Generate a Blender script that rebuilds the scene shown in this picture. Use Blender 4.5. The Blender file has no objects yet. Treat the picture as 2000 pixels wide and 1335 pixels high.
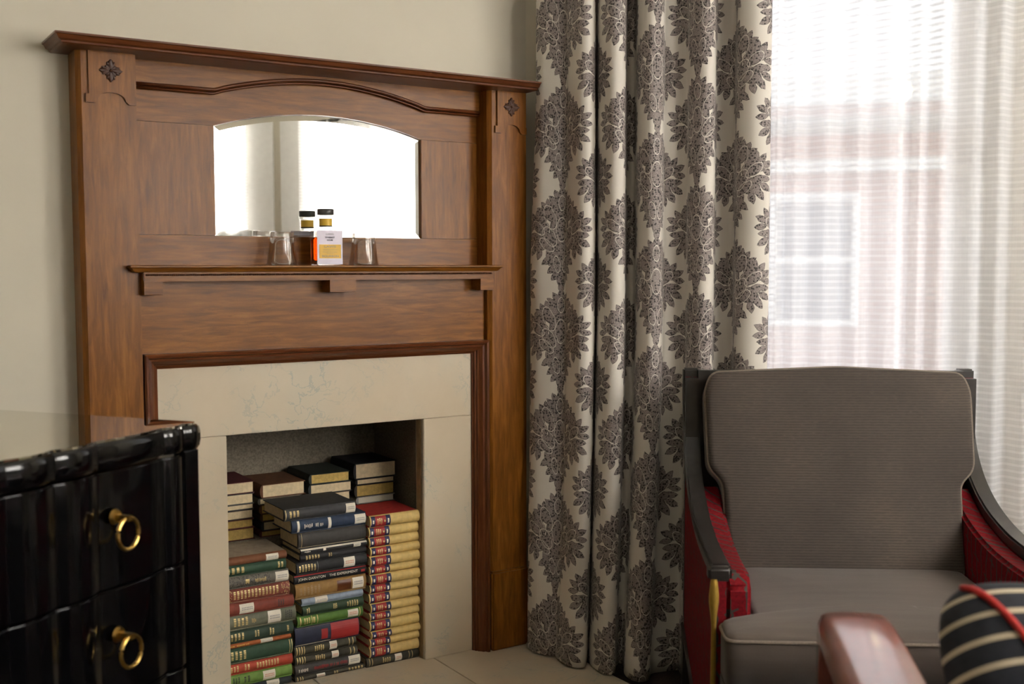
import bpy, bmesh, math, random
from mathutils import Vector, Matrix
random.seed(7)
S = bpy.context.scene
C = S.collection
PI = math.pi

# ------------------------------------------------------------------ camera
FPX, YAW, PITCH, ROLL, CAMH = 2166.75, .5712158, .0669093, .0021012, 1.25
fwd = Vector((math.sin(YAW)*math.cos(PITCH), math.cos(YAW)*math.cos(PITCH), -math.sin(PITCH)))
rgt0 = Vector((math.cos(YAW), -math.sin(YAW), 0)); dwn0 = fwd.cross(rgt0)
rgt = math.cos(ROLL)*rgt0 + math.sin(ROLL)*dwn0
dwn = -math.sin(ROLL)*rgt0 + math.cos(ROLL)*dwn0
CAM = Vector((0, 0, CAMH))
cd = bpy.data.cameras.new('camera'); cam = bpy.data.objects.new('camera', cd); C.objects.link(cam)
cd.sensor_width = 36; cd.lens = FPX*36/2000; cd.clip_start = .05
cam.matrix_world = Matrix(((rgt.x, -dwn.x, -fwd.x, CAM.x), (rgt.y, -dwn.y, -fwd.y, CAM.y),
                           (rgt.z, -dwn.z, -fwd.z, CAM.z), (0, 0, 0, 1)))
cd.dof.use_dof = True; cd.dof.focus_distance = 3.4; cd.dof.aperture_fstop = 3.2
S.camera = cam

def ray(px, py): return rgt*((px-1000)/FPX) + dwn*((py-667.5)/FPX) + fwd
def on_plane(px, py, n, d):
    r = ray(px, py); return CAM + r*((d-n.dot(CAM))/n.dot(r))
def on_y(px, py, y): return on_plane(px, py, Vector((0, 1, 0)), y)
def on_z(px, py, z): return on_plane(px, py, Vector((0, 0, 1)), z)

# ------------------------------------------------------------------ the room's axes
WALL_Y = 3.122                       # plane of the fireplace wall
K = Vector((2.063, WALL_Y, 0))       # corner of fireplace wall and window wall
T54 = math.radians(47)
D1 = Vector((math.cos(T54), -math.sin(T54), 0))    # along the window wall
M1 = Vector((-math.sin(T54), -math.cos(T54), 0))   # into the room
S3, O4, CEIL, FLOOR = 3.0, 5.2, 2.75, -.012
def SO(s, o, z=0): return K + D1*s + M1*o + Vector((0, 0, z))

# ------------------------------------------------------------------ world, daylight, exposure
W = bpy.data.worlds.new('world'); S.world = W; W.use_nodes = True
nt = W.node_tree; bg = nt.nodes['Background']
bg.inputs[0].default_value = (.90, .95, 1.0, 1); bg.inputs[1].default_value = 1.75
S.view_settings.view_transform = 'Standard'; S.view_settings.look = 'None'
S.view_settings.exposure = 0.60; S.view_settings.gamma = 1; S.view_settings.use_curve_mapping = False
S.cycles.max_bounces = 10; S.cycles.transparent_max_bounces = 16

def area(name, loc, direction, sx, sy, power, col, portal=False):
    l = bpy.data.lights.new(name, 'AREA'); l.shape = 'RECTANGLE'; l.size = sx; l.size_y = sy
    l.energy = power; l.color = col
    if portal: l.cycles.is_portal = True
    o = bpy.data.objects.new(name, l); C.objects.link(o); o.location = loc
    o.rotation_euler = direction.to_track_quat('-Z', 'Y').to_euler()
    return o
WIN3 = [(.92, 1.87), (2.33, 3.28), (3.74, 4.69)]     # right-wall windows (along the room); the last is unseen, added for daylight
for a, b in WIN3[:2]:       # the two windows the photograph shows in the mantel mirror
    area('window_right_offscreen', SO(S3+.24, (a+b)/2, 1.735), -D1, b-a, 1.36, 72, (1.0, .945, .86))
area('window_daylight_portal', SO(.945, -.225, 1.48), M1, 1.05, 1.9, 1, (1, 1, 1), True)

# ------------------------------------------------------------------ materials
MATS = {}
def new_mat(name):
    m = bpy.data.materials.new(name); m.use_nodes = True
    return m, m.node_tree, m.node_tree.nodes['Principled BSDF']
def N(t, typ, **kw):
    n = t.nodes.new(typ)
    for k, v in kw.items(): setattr(n, k, v)
    return n
def ramp(t, fac, stops):
    r = N(t, 'ShaderNodeValToRGB'); e = r.color_ramp.elements
    e[0].position, e[0].color = stops[0][0], (*stops[0][1], 1)
    e[1].position, e[1].color = stops[-1][0], (*stops[-1][1], 1)
    for p, c in stops[1:-1]:
        x = e.new(p); x.color = (*c, 1)
    t.links.new(fac, r.inputs[0]); return r.outputs[0]
def mixc(t, fac, a, b, mode='MIX'):
    n = N(t, 'ShaderNodeMix', data_type='RGBA', blend_type=mode)
    for sock, v in ((n.inputs[0], fac), (n.inputs[6], a), (n.inputs[7], b)):
        if isinstance(v, (int, float)): sock.default_value = v
        elif isinstance(v, tuple): sock.default_value = (*v, 1) if len(v) == 3 else v
        else: t.links.new(v, sock)
    return n.outputs[2]
def math_(t, op, a, b=0.0, c=None):
    n = N(t, 'ShaderNodeMath', operation=op)
    for s, v in zip(n.inputs, (a, b, c)):
        if v is None: continue
        if isinstance(v, (int, float)): s.default_value = v
        else: t.links.new(v, s)
    return n.outputs[0]
def coords(t, scale=(1, 1, 1), rot=(0, 0, 0), kind='Object'):
    tc = N(t, 'ShaderNodeTexCoord'); mp = N(t, 'ShaderNodeMapping')
    mp.inputs['Scale'].default_value = scale; mp.inputs['Rotation'].default_value = rot
    t.links.new(tc.outputs[kind], mp.inputs[0]); return mp.outputs[0]
def noise(t, vec, scale, detail=4, rough=.55, dist=0):
    n = N(t, 'ShaderNodeTexNoise'); n.inputs['Scale'].default_value = scale; n.inputs['Detail'].default_value = detail
    n.inputs['Roughness'].default_value = rough; n.inputs['Distortion'].default_value = dist
    t.links.new(vec, n.inputs['Vector']); return n.outputs[0]
def bump(t, b, h, strength=.2, dist=.01):
    n = N(t, 'ShaderNodeBump'); n.inputs['Strength'].default_value = strength; n.inputs['Distance'].default_value = dist
    t.links.new(h, n.inputs['Height']); t.links.new(n.outputs[0], b.inputs['Normal'])

def plain(name, col, rough=.6, metal=0, coat=0, vary=.12, scale=30, bmp=0, spec=.5, coat_rough=.1, sheen=0):
    if name in MATS: return MATS[name]
    m, t, b = new_mat(name)
    v = coords(t); f = noise(t, v, scale)
    lo = tuple(c*(1-vary) for c in col); hi = tuple(min(1, c*(1+vary)) for c in col)
    t.links.new(ramp(t, f, [(.3, lo), (.7, hi)]), b.inputs['Base Color'])
    b.inputs['Roughness'].default_value = rough; b.inputs['Metallic'].default_value = metal
    b.inputs['Coat Weight'].default_value = coat; b.inputs['Coat Roughness'].default_value = coat_rough
    b.inputs['Specular IOR Level'].default_value = spec; b.inputs['Sheen Weight'].default_value = sheen
    if bmp: bump(t, b, f, bmp, .002)
    MATS[name] = m; return m

def wood(name, stretch, cols, rough=.33, coat=.05):
    m, t, b = new_mat(name)
    v = coords(t, stretch)
    g = noise(t, v, 9, 7, .62, .5)
    big = noise(t, coords(t, tuple(.25+.05*s for s in stretch)), 5, 3)
    c = ramp(t, g, [(.25, cols[0]), (.5, cols[1]), (.75, cols[2])])
    c = mixc(t, math_(t, 'MULTIPLY', big, .7), c, cols[3])
    pores = noise(t, coords(t, tuple(s*5 for s in stretch)), 60, 3)
    c = mixc(t, math_(t, 'MULTIPLY', math_(t, 'GREATER_THAN', pores, .62), .35), c, (.03, .012, .005))
    t.links.new(c, b.inputs['Base Color'])
    b.inputs['Roughness'].default_value = rough; b.inputs['Coat Weight'].default_value = coat
    b.inputs['Coat Roughness'].default_value = .22
    b.inputs['Specular IOR Level'].default_value = .26
    bump(t, b, pores, .06, .001)
    MATS[name] = m; return m
WC = [(.085, .026, .003), (.235, .085, .010), (.40, .165, .024), (.165, .052, .005)]
wood('wood_upright', (9, 9, .9), WC)
wood('wood_level', (.9, 9, 9), WC)
WD = [(.035, .011, .004), (.075, .024, .008), (.12, .042, .014), (.05, .015, .005)]
wood('wood_stained', (9, 9, .9), WD, .28)                       # carved flowers, beading
WM = [(.055, .015, .005), (.135, .040, .012), (.225, .076, .022), (.095, .026, .008)]
wood('wood_red_level', (.9, 9, 9), WM, .30); wood('wood_red_upright', (9, 9, .9), WM, .30)   # redder mouldings

def marble(name):
    m, t, b = new_mat(name)
    v = coords(t, (1, 1, 1.0))
    w = noise(t, v, 3, 6, .6, 0)
    mp = N(t, 'ShaderNodeVectorMath', operation='ADD')
    nz = N(t, 'ShaderNodeTexNoise'); nz.inputs['Scale'].default_value = 5; nz.inputs['Detail'].default_value = 6
    t.links.new(v, nz.inputs['Vector'])
    sc = N(t, 'ShaderNodeVectorMath', operation='SCALE'); sc.inputs[3].default_value = .22
    t.links.new(nz.outputs['Color'], sc.inputs[0]); t.links.new(v, mp.inputs[0]); t.links.new(sc.outputs[0], mp.inputs[1])
    vn = noise(t, mp.outputs[0], 11, 5, .55)
    vein = math_(t, 'LESS_THAN', math_(t, 'ABSOLUTE', math_(t, 'SUBTRACT', vn, .5)), .011)
    patch = ramp(t, noise(t, coords(t, (1.2, 1.2, .7)), 4, 3), [(.46, (0, 0, 0)), (.62, (1, 1, 1))])
    fac = math_(t, 'MULTIPLY', math_(t, 'MULTIPLY', vein, patch), .42)
    base = ramp(t, w, [(.3, (.58, .475, .335)), (.7, (.65, .545, .40))])
    cloud = math_(t, 'MULTIPLY', patch, .28)
    c = mixc(t, cloud, base, (.50, .51, .43)); c = mixc(t, fac, c, (.26, .33, .31))
    t.links.new(c, b.inputs['Base Color']); b.inputs['Roughness'].default_value = .38
    MATS[name] = m
marble('marble')
plain('wall_paint', (.66, .61, .50), .85, vary=.02, scale=3)
plain('ceiling_paint', (.8, .78, .72), .9, vary=.02)
plain('white_paint', (.82, .81, .77), .45, vary=.03)
plain('firebox_render', (.25, .215, .16), .95, vary=.3, scale=160, bmp=.35)
plain('firebox_timber', (.34, .22, .11), .7, vary=.25, scale=40)
plain('carpet', (.045, .028, .02), 1, vary=.5, scale=220, bmp=.5)
plain('brass', (.55, .36, .10), .28, 1, vary=.15)
plain('gilt', (.56, .36, .07), .38, .75, vary=.15)
plain('gold_tooling', (.62, .47, .20), .4, .3, vary=.3, scale=400)
plain('sticker', (.80, .74, .62), .7, vary=.05, scale=200)
plain('sticker_print', (.62, .22, .12), .7)
plain('ink', (.03, .028, .03), .6)
plain('pages', (.74, .60, .38), .9, vary=.12, scale=90)
plain('pages_gold', (.58, .40, .12), .8, vary=.2, scale=90)
plain('black_lacquer', (.0022, .0022, .0026), .14, 0, .35, vary=.1, coat_rough=.05, spec=.4)
plain('black_wood', (.026, .022, .020), .34, 0, .5, vary=.25, coat_rough=.2)
plain('piping', (.20, .16, .125), .8, vary=.2, scale=300)
plain('red_cord', (.50, .02, .015), .6, vary=.25, scale=300, bmp=.4)
plain('leather', (.26, .065, .042), .32, 0, 1, vary=.12, scale=25, bmp=.03, coat_rough=.12)
MATS['leather'].node_tree.nodes['Principled BSDF'].inputs['Coat IOR'].default_value = 2.5
plain('dark_cap', (.05, .047, .042), .45, 0, .2, vary=.3)
plain('label_yellow', (.80, .50, .10), .6, vary=.06)
plain('neck_yellow', (.72, .46, .05), .5, vary=.08)
plain('label_silver', (.36, .325, .37), .35, .25, vary=.06)
plain('lead_grey', (.3, .29, .28), .5)

def top_glass():
    m, t, b = new_mat('mirror_glass_top')
    c = noise(t, coords(t), 4)
    t.links.new(ramp(t, c, [(.3, (.68, .66, .58)), (.7, (.72, .70, .62))]), b.inputs['Base Color'])
    b.inputs['Metallic'].default_value = 1; b.inputs['Roughness'].default_value = .02; MATS['mirror_glass_top'] = m
top_glass()
def silver():
    m, t, b = new_mat('mirror_silver')
    c = noise(t, coords(t), 3)
    t.links.new(ramp(t, c, [(.3, (.90, .91, .90)), (.7, (.93, .94, .93))]), b.inputs['Base Color'])
    b.inputs['Metallic'].default_value = 1; b.inputs['Roughness'].default_value = .01; MATS['mirror_silver'] = m
silver()
def glassy(name, col, ior=1.45, rough=0.0):
    m, t, b = new_mat(name)
    c = noise(t, coords(t), 12)
    t.links.new(ramp(t, c, [(.2, tuple(x*.97 for x in col)), (.8, col)]), b.inputs['Base Color'])
    b.inputs['Transmission Weight'].default_value = 1; b.inputs['IOR'].default_value = ior
    b.inputs['Roughness'].default_value = rough; MATS[name] = m
glassy('clear_glass', (1, .985, .97)); glassy('whiskey', (.80, .22, .03), 1.2); glassy('whiskey_dark', (.50, .09, .012), 1.2)
def thin_glass():
    m, t, b = new_mat('thin_glass'); t.nodes.remove(b)
    tr = N(t, 'ShaderNodeBsdfTransparent'); gl = N(t, 'ShaderNodeBsdfGlossy'); gl.inputs['Roughness'].default_value = .03
    gl.inputs[0].default_value = (.9, .88, .86, 1)
    lw = N(t, 'ShaderNodeLayerWeight'); lw.inputs[0].default_value = .45
    t.links.new(ramp(t, noise(t, coords(t), 12), [(.3, (.955, .945, .93)), (.7, (.965, .955, .94))]), tr.inputs[0])
    mx = N(t, 'ShaderNodeMixShader'); f = math_(t, 'MULTIPLY', lw.outputs['Fresnel'], .55); t.links.new(f, mx.inputs[0])
    t.links.new(tr.outputs[0], mx.inputs[1]); t.links.new(gl.outputs[0], mx.inputs[2])
    t.links.new(mx.outputs[0], t.nodes['Material Output'].inputs[0]); MATS['thin_glass'] = m
thin_glass()
def pane():
    m, t, b = new_mat('window_glass'); t.nodes.remove(b)
    tr = N(t, 'ShaderNodeBsdfTransparent'); gl = N(t, 'ShaderNodeBsdfGlossy'); gl.inputs['Roughness'].default_value = .02
    lw = N(t, 'ShaderNodeLayerWeight'); lw.inputs[0].default_value = .15
    mx = N(t, 'ShaderNodeMixShader'); t.links.new(lw.outputs['Fresnel'], mx.inputs[0])
    t.links.new(tr.outputs[0], mx.inputs[1]); t.links.new(gl.outputs[0], mx.inputs[2])
    t.links.new(mx.outputs[0], t.nodes['Material Output'].inputs[0]); MATS['window_glass'] = m
pane()
def sheer():
    m, t, b = new_mat('sheer_voile'); t.nodes.remove(b)
    tc = N(t, 'ShaderNodeTexCoord'); sp = N(t, 'ShaderNodeSeparateXYZ'); t.links.new(tc.outputs['UV'], sp.inputs[0])
    fr = math_(t, 'FRACT', math_(t, 'MULTIPLY', sp.outputs[1], 1/.0195))
    band = math_(t, 'MULTIPLY', math_(t, 'GREATER_THAN', fr, .62), .14)
    dens = math_(t, 'ADD', band, .80)
    warp = noise(t, coords(t, (300, 4, 1), kind='UV'), 1, 2)
    dens = math_(t, 'ADD', dens, math_(t, 'MULTIPLY', math_(t, 'SUBTRACT', warp, .5), .12))
    tr = N(t, 'ShaderNodeBsdfTransparent'); tl = N(t, 'ShaderNodeBsdfTranslucent'); df = N(t, 'ShaderNodeBsdfDiffuse')
    tl.inputs[0].default_value = (.97, .97, .98, 1); df.inputs[0].default_value = (.95, .94, .94, 1)
    a = N(t, 'ShaderNodeMixShader'); a.inputs[0].default_value = .35
    t.links.new(tl.outputs[0], a.inputs[1]); t.links.new(df.outputs[0], a.inputs[2])
    mx = N(t, 'ShaderNodeMixShader'); t.links.new(dens, mx.inputs[0])
    t.links.new(tr.outputs[0], mx.inputs[1]); t.links.new(a.outputs[0], mx.inputs[2])
    t.links.new(mx.outputs[0], t.nodes['Material Output'].inputs[0]); MATS['sheer_voile'] = m
sheer()

def damask():
    """cream cloth printed with leafy damask ornaments, half-drop repeat"""
    g = bpy.data.node_groups.new('damask_motif', 'ShaderNodeTree')
    g.interface.new_socket('Vector', in_out='INPUT', socket_type='NodeSocketVector')
    g.interface.new_socket('Leaf', in_out='OUTPUT', socket_type='NodeSocketFloat')
    g.interface.new_socket('Vein', in_out='OUTPUT', socket_type='NodeSocketFloat')
    gi = g.nodes.new('NodeGroupInput'); go = g.nodes.new('NodeGroupOutput')
    L = [(0, .146, 90, .020, .009), (.014, .140, 62, .017, .0075), (.026, .128, 38, .015, .007), (0, .118, 90, .030, .018),
         (.034, .086, 62, .030, .022), (.040, .115, 80, .014, .007), (.052, .106, 60, .015, .0075), (.063, .094, 30, .014, .007),
         (.062, .045, 20, .036, .024), (.074, .078, 80, .014, .0075), (.090, .072, 55, .016, .008), (.104, .056, 25, .017, .008), (.108, .034, -5, .015, .0075),
         (.052, -.004, -25, .044, .027), (.098, .014, 0, .015, .008), (.100, -.010, -30, .017, .0085), (.084, -.030, -55, .017, .0085), (.064, -.042, -75, .015, .0085),
         (0, .030, 90, .090, .042), (.020, -.052, -60, .024, .015), (.038, -.062, -35, .019, .009),
         (0, -.075, 90, .040, .018), (.024, -.090, -40, .017, .009), (.016, -.112, -50, .015, .0085), (0, -.125, 90, .024, .011), (0, -.147, 90, .015, .008),
         (.046, .020, 62, .020, .010), (.078, .012, 20, .020, .010), (.030, -.030, -65, .022, .011), (.056, .066, 70, .020, .010), (.088, .050, 40, .018, .010), (.074, -.018, -40, .020, .010),
         (.022, .102, 70, .020, .010), (.048, .092, 55, .018, .009), (.012, -.098, -70, .018, .009)]
    R = [(0, .034, 90, .038, .017), (.034, .012, 60, .034, .018), (.042, -.014, 40, .030, .014), (.034, .074, 70, .040, .018), (.070, .040, 40, .030, .015),
         (0, .118, 90, .024, .011), (.012, -.075, 80, .026, .010)]
    state = {'vec': gi.outputs[0]}
    def chain(prev):      # makes each leaf wait for the one before it, which keeps the shader small
        if prev is None: return
        n = g.nodes.new('ShaderNodeVectorMath'); n.operation = 'MULTIPLY_ADD'; n.inputs[1].default_value = (1e-9, 1e-9, 0)
        g.links.new(prev, n.inputs[0]); g.links.new(gi.outputs[0], n.inputs[2]); state['vec'] = n.outputs[0]
    def mapped(p, kx, ka, kb):
        mp = g.nodes.new('ShaderNodeMapping'); mp.vector_type = 'TEXTURE'
        mp.inputs['Location'].default_value = (p[0]*kx, p[1], 0); mp.inputs['Rotation'].default_value = (0, 0, math.radians(p[2]))
        mp.inputs['Scale'].default_value = (p[3]*ka, p[4]*kb, 1); g.links.new(state['vec'], mp.inputs[0]); return mp.outputs[0]
    def ell(p, k=1.0):
        ln = g.nodes.new('ShaderNodeVectorMath'); ln.operation = 'LENGTH'; g.links.new(mapped(p, 1.15, k, k), ln.inputs[0]); return ln.outputs['Value']
    def lens(p):
        sx = g.nodes.new('ShaderNodeSeparateXYZ'); g.links.new(mapped(p, 1.15, 1.35, 1.3), sx.inputs[0])
        return math_(g, 'ADD', math_(g, 'ABSOLUTE', sx.outputs[1]), math_(g, 'MULTIPLY', sx.outputs[0], sx.outputs[0]))
    BODY = {3, 4, 8, 13, 18, 21}
    cur = None
    for k, p in enumerate(L):
        chain(cur); e = ell(p, .92) if k in BODY else lens(p)
        cur = e if cur is None else math_(g, 'MINIMUM', cur, e)
    ring = None
    for p in R:
        chain(cur if ring is None else ring)
        e = math_(g, 'MULTIPLY', math_(g, 'ABSOLUTE', math_(g, 'SUBTRACT', ell(p), 1)), (p[3]+p[4])/2)
        ring = e if ring is None else math_(g, 'MINIMUM', ring, e)
    g.links.new(cur, go.inputs[0]); g.links.new(ring, go.inputs[1])
    m, t, b = new_mat('damask_cloth')
    tc = N(t, 'ShaderNodeTexCoord'); sp = N(t, 'ShaderNodeSeparateXYZ'); t.links.new(tc.outputs['UV'], sp.inputs[0])
    wob = noise(t, coords(t, (1, 1, 1), kind='UV'), 60, 2)
    wob = math_(t, 'MULTIPLY', math_(t, 'SUBTRACT', wob, .5), .006)
    Pp, Hh = .45, .323
    outs = []
    for k in (0, 1):
        x = math_(t, 'ADD', math_(t, 'ADD', sp.outputs[0], wob), .5*Pp*k)
        if k: x = math_(t, 'MULTIPLY_ADD', outs[0].outputs[1], 1e-9, x)
        x = math_(t, 'MULTIPLY', math_(t, 'ABSOLUTE', math_(t, 'SUBTRACT', math_(t, 'FRACT', math_(t, 'MULTIPLY', x, 1/Pp)), .5)), Pp)
        y = math_(t, 'ADD', math_(t, 'ADD', sp.outputs[1], wob), .5*Hh*k)
        y = math_(t, 'MULTIPLY', math_(t, 'SUBTRACT', math_(t, 'FRACT', math_(t, 'MULTIPLY', y, 1/Hh)), .5), Hh)
        cb = N(t, 'ShaderNodeCombineXYZ'); t.links.new(x, cb.inputs[0]); t.links.new(y, cb.inputs[1])
        gn = N(t, 'ShaderNodeGroup'); gn.node_tree = g; t.links.new(cb.outputs[0], gn.inputs[0]); outs.append(gn)
    leaf = math_(t, 'MINIMUM', outs[0].outputs[0], outs[1].outputs[0])
    ring = math_(t, 'MINIMUM', outs[0].outputs[1], outs[1].outputs[1])
    mask = math_(t, 'LESS_THAN', leaf, 1.0)
    vo = N(t, 'ShaderNodeTexVoronoi'); vo.inputs['Scale'].default_value = 130; vo.inputs['Randomness'].default_value = .8
    t.links.new(coords(t, (1, 1, 1), kind='UV'), vo.inputs['Vector'])
    dots = math_(t, 'LESS_THAN', vo.outputs['Distance'], .40)
    fine = noise(t, coords(t, (1, 1, 1), kind='UV'), 300, 3)
    lc = ramp(t, fine, [(.35, (.17, .138, .128)), (.65, (.36, .31, .29))])
    lc = mixc(t, math_(t, 'MULTIPLY', dots, .9), lc, (.022, .017, .018))
    edge = math_(t, 'GREATER_THAN', leaf, .86)
    lc = mixc(t, math_(t, 'MULTIPLY', edge, .6), lc, (.06, .047, .045))
    cream = (.70, .655, .585)
    lc = mixc(t, math_(t, 'LESS_THAN', ring, .00095), lc, cream)
    weave = noise(t, coords(t, (1, 1, 1), kind='UV'), 900, 2)
    base = ramp(t, weave, [(.3, (.64, .59, .52)), (.7, (.74, .695, .625))])
    t.links.new(mixc(t, mask, base, lc), b.inputs['Base Color'])
    b.inputs['Roughness'].default_value = .62; b.inputs['Sheen Weight'].default_value = .15
    MATS['damask_cloth'] = m
damask()

def velvet(name, ribs):
    m, t, b = new_mat(name)
    v = coords(t)
    big = noise(t, coords(t, (1, 1, 1)), 3.2, 3, .5)
    c = ramp(t, big, [(.36, (.062, .047, .037)), (.52, (.078, .060, .047)), (.68, (.100, .076, .058))])
    sp = N(t, 'ShaderNodeSeparateXYZ'); t.links.new(v, sp.inputs[0])
    rows = math_(t, 'ADD', math_(t, 'MULTIPLY', math_(t, 'SINE', math_(t, 'MULTIPLY', sp.outputs[2], 2*PI/.0072)), .25), math_(t, 'MULTIPLY', noise(t, coords(t, (60, 60, 260)), 1, 2), .9))
    if ribs: c = mixc(t, math_(t, 'MULTIPLY', math_(t, 'LESS_THAN', rows, .38), .55), c, (.022, .016, .013))
    else:
        st = noise(t, coords(t, (5, 40, 40)), 1, 4); c = mixc(t, .35, c, ramp(t, st, [(.3, (.105, .083, .070)), (.7, (.165, .132, .112))]))
    t.links.new(c, b.inputs['Base Color']); b.inputs['Roughness'].default_value = .8
    b.inputs['Sheen Weight'].default_value = .18; b.inputs['Sheen Roughness'].default_value = .4
    bump(t, b, rows if ribs else noise(t, v, 200), .25, .002); MATS[name] = m
velvet('velvet_ribbed', True); velvet('velvet_smooth', False)
def red_trellis():
    m, t, b = new_mat('red_trellis')
    v = coords(t)
    sp = N(t, 'ShaderNodeSeparateXYZ'); t.links.new(v, sp.inputs[0])
    y = math_(t, 'ADD', sp.outputs[1], math_(t, 'MULTIPLY', sp.outputs[0], .8)); z = sp.outputs[2]
    wv = math_(t, 'MULTIPLY', math_(t, 'SUBTRACT', noise(t, coords(t, (1, 5, 9)), 1.6, 1), .5), .05)
    y2 = math_(t, 'ADD', y, wv)
    col = math_(t, 'FRACT', math_(t, 'MULTIPLY', y2, 1/.034))
    line = math_(t, 'LESS_THAN', math_(t, 'ABSOLUTE', math_(t, 'SUBTRACT', col, .5)), .085)
    fl = math_(t, 'FLOOR', math_(t, 'MULTIPLY', y2, 1/.034))
    zz = math_(t, 'FRACT', math_(t, 'ADD', math_(t, 'MULTIPLY', z, 1/.13), math_(t, 'MULTIPLY', fl, .37)))
    hop = math_(t, 'LESS_THAN', math_(t, 'ABSOLUTE', math_(t, 'SUBTRACT', zz, math_(t, 'MULTIPLY_ADD', col, .12, .4))), .02)
    fac = math_(t, 'MAXIMUM', line, hop)
    red = ramp(t, noise(t, v, 120, 3), [(.3, (.12, .003, .006)), (.7, (.22, .006, .011))])
    t.links.new(mixc(t, fac, red, (.060, .055, .045)), b.inputs['Base Color'])
    b.inputs['Roughness'].default_value = .9; b.inputs['Specular IOR Level'].default_value = .2
    MATS['red_trellis'] = m
red_trellis()
def stripes():
    m, t, b = new_mat('navy_stripe')
    v = coords(t); sp = N(t, 'ShaderNodeSeparateXYZ'); t.links.new(v, sp.inputs[0])
    fr = math_(t, 'FRACT', math_(t, 'MULTIPLY', math_(t, 'ADD', sp.outputs[1], .004), 1/.040))
    ln = math_(t, 'LESS_THAN', fr, .23)
    navy = ramp(t, noise(t, v, 60), [(.3, (.005, .006, .011)), (.7, (.012, .014, .024))])
    t.links.new(mixc(t, ln, navy, (.50, .42, .30)), b.inputs['Base Color']); b.inputs['Roughness'].default_value = .8
    bump(t, b, ln, .5, .004); MATS['navy_stripe'] = m
stripes()
def brickwork():
    m, t, b = new_mat('far_brick')
    br = N(t, 'ShaderNodeTexBrick'); br.inputs['Scale'].default_value = 4
    br.inputs['Color1'].default_value = (.42, .17, .12, 1); br.inputs['Color2'].default_value = (.33, .12, .09, 1); br.inputs['Mortar'].default_value = (.5, .42, .36, 1)
    t.links.new(coords(t, (1, 1, 1), (PI/2, 0, 0)), br.inputs['Vector']); t.links.new(br.outputs[0], b.inputs['Base Color'])
    b.inputs['Roughness'].default_value = .9; MATS['far_brick'] = m
brickwork()
def lamp_glow():
    m, t, b = new_mat('lantern_glow')
    n = noise(t, coords(t), 5)
    t.links.new(ramp(t, n, [(.3, (1, .80, .30)), (.7, (1, .86, .42))]), b.inputs['Emission Color']); b.inputs['Emission Strength'].default_value = 14
    MATS['lantern_glow'] = m
lamp_glow()
plain('far_glass', (.10, .12, .15), .15); plain('far_paving', (.42, .41, .39), .9)

# ------------------------------------------------------------------ mesh helpers
def bx(bm, x0, x1, y0, y1, z0, z1):
    vs = [bm.verts.new((x, y, z)) for x in (x0, x1) for y in (y0, y1) for z in (z0, z1)]
    for f in ((0, 1, 3, 2), (4, 6, 7, 5), (0, 4, 5, 1), (2, 3, 7, 6), (0, 2, 6, 4), (1, 5, 7, 3)):
        bm.faces.new([vs[i] for i in f])
    return vs
def prism(bm, pts, axis, a, b):
    """polygon pts in the plane across axis, run from a to b"""
    def P(p, w): return {'x': (w, p[0], p[1]), 'y': (p[0], w, p[1]), 'z': (p[0], p[1], w)}[axis]
    A = [bm.verts.new(P(p, a)) for p in pts]; B = [bm.verts.new(P(p, b)) for p in pts]
    n = len(pts); bm.faces.new(A); bm.faces.new(B[::-1])
    for i in range(n): bm.faces.new((A[i], B[i], B[(i+1) % n], A[(i+1) % n]))
def lathe(bm, prof, c=(0, 0, 0), n=24):
    rings = []
    for r, z in prof:
        rings.append([bm.verts.new((c[0]+r*math.cos(2*PI*i/n), c[1]+r*math.sin(2*PI*i/n), c[2]+z)) for i in range(n)])
    for a, b in zip(rings, rings[1:]):
        for i in range(n): bm.faces.new((a[i], a[(i+1) % n], b[(i+1) % n], b[i]))
    bm.faces.new(rings[0][::-1]); bm.faces.new(rings[-1])
def tube(bm, pts, r, n=8, closed=False):
    pts = [Vector(p) for p in pts]; rings = []
    for i, p in enumerate(pts):
        a = pts[i-1] if (i or closed) else p; b = pts[(i+1) % len(pts)] if (i < len(pts)-1 or closed) else p
        d = (b-a).normalized(); u = d.orthogonal().normalized() if abs(d.z) > .98 else d.cross(Vector((0, 0, 1))).normalized()
        w = d.cross(u)
        rings.append([bm.verts.new(p+(u*math.cos(2*PI*k/n)+w*math.sin(2*PI*k/n))*r) for k in range(n)])
    pr = list(zip(rings, rings[1:]))
    if closed: pr.append((rings[-1], rings[0]))
    for a, b in pr:
        for k in range(n): bm.faces.new((a[k], a[(k+1) % n], b[(k+1) % n], b[k]))
    if not closed: bm.faces.new(rings[0][::-1]); bm.faces.new(rings[-1])
def bev(bm, w, seg=2, ang=.5):
    bmesh.ops.recalc_face_normals(bm, faces=bm.faces)
    es = [e for e in bm.edges if len(e.link_faces) == 2 and e.calc_face_angle() > ang]
    if es: bmesh.ops.bevel(bm, geom=es, offset=w, segments=seg, affect='EDGES', clamp_overlap=True)
def obj(name, bm, mat, parent=None, smooth=False):
    bmesh.ops.recalc_face_normals(bm, faces=bm.faces)
    me = bpy.data.meshes.new(name); bm.to_mesh(me); bm.free()
    o = bpy.data.objects.new(name, me); C.objects.link(o)
    me.materials.append(MATS[mat] if isinstance(mat, str) else mat)
    if smooth:
        me.polygons.foreach_set('use_smooth', [True]*len(me.polygons))
        if smooth is not True: me.set_sharp_from_angle(angle=smooth)
    if parent is not None:
        o.parent = parent
        if parent.get('worldbuilt'):
            o.matrix_parent_inverse = Matrix.Translation(parent.location).inverted()
    return o
def B(): return bmesh.new()
def box_obj(name, mat, parent, *d, bevel=.002):
    bm = B(); bx(bm, *d)
    if bevel: bev(bm, bevel, 2)
    return obj(name, bm, mat, parent, .6)
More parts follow.
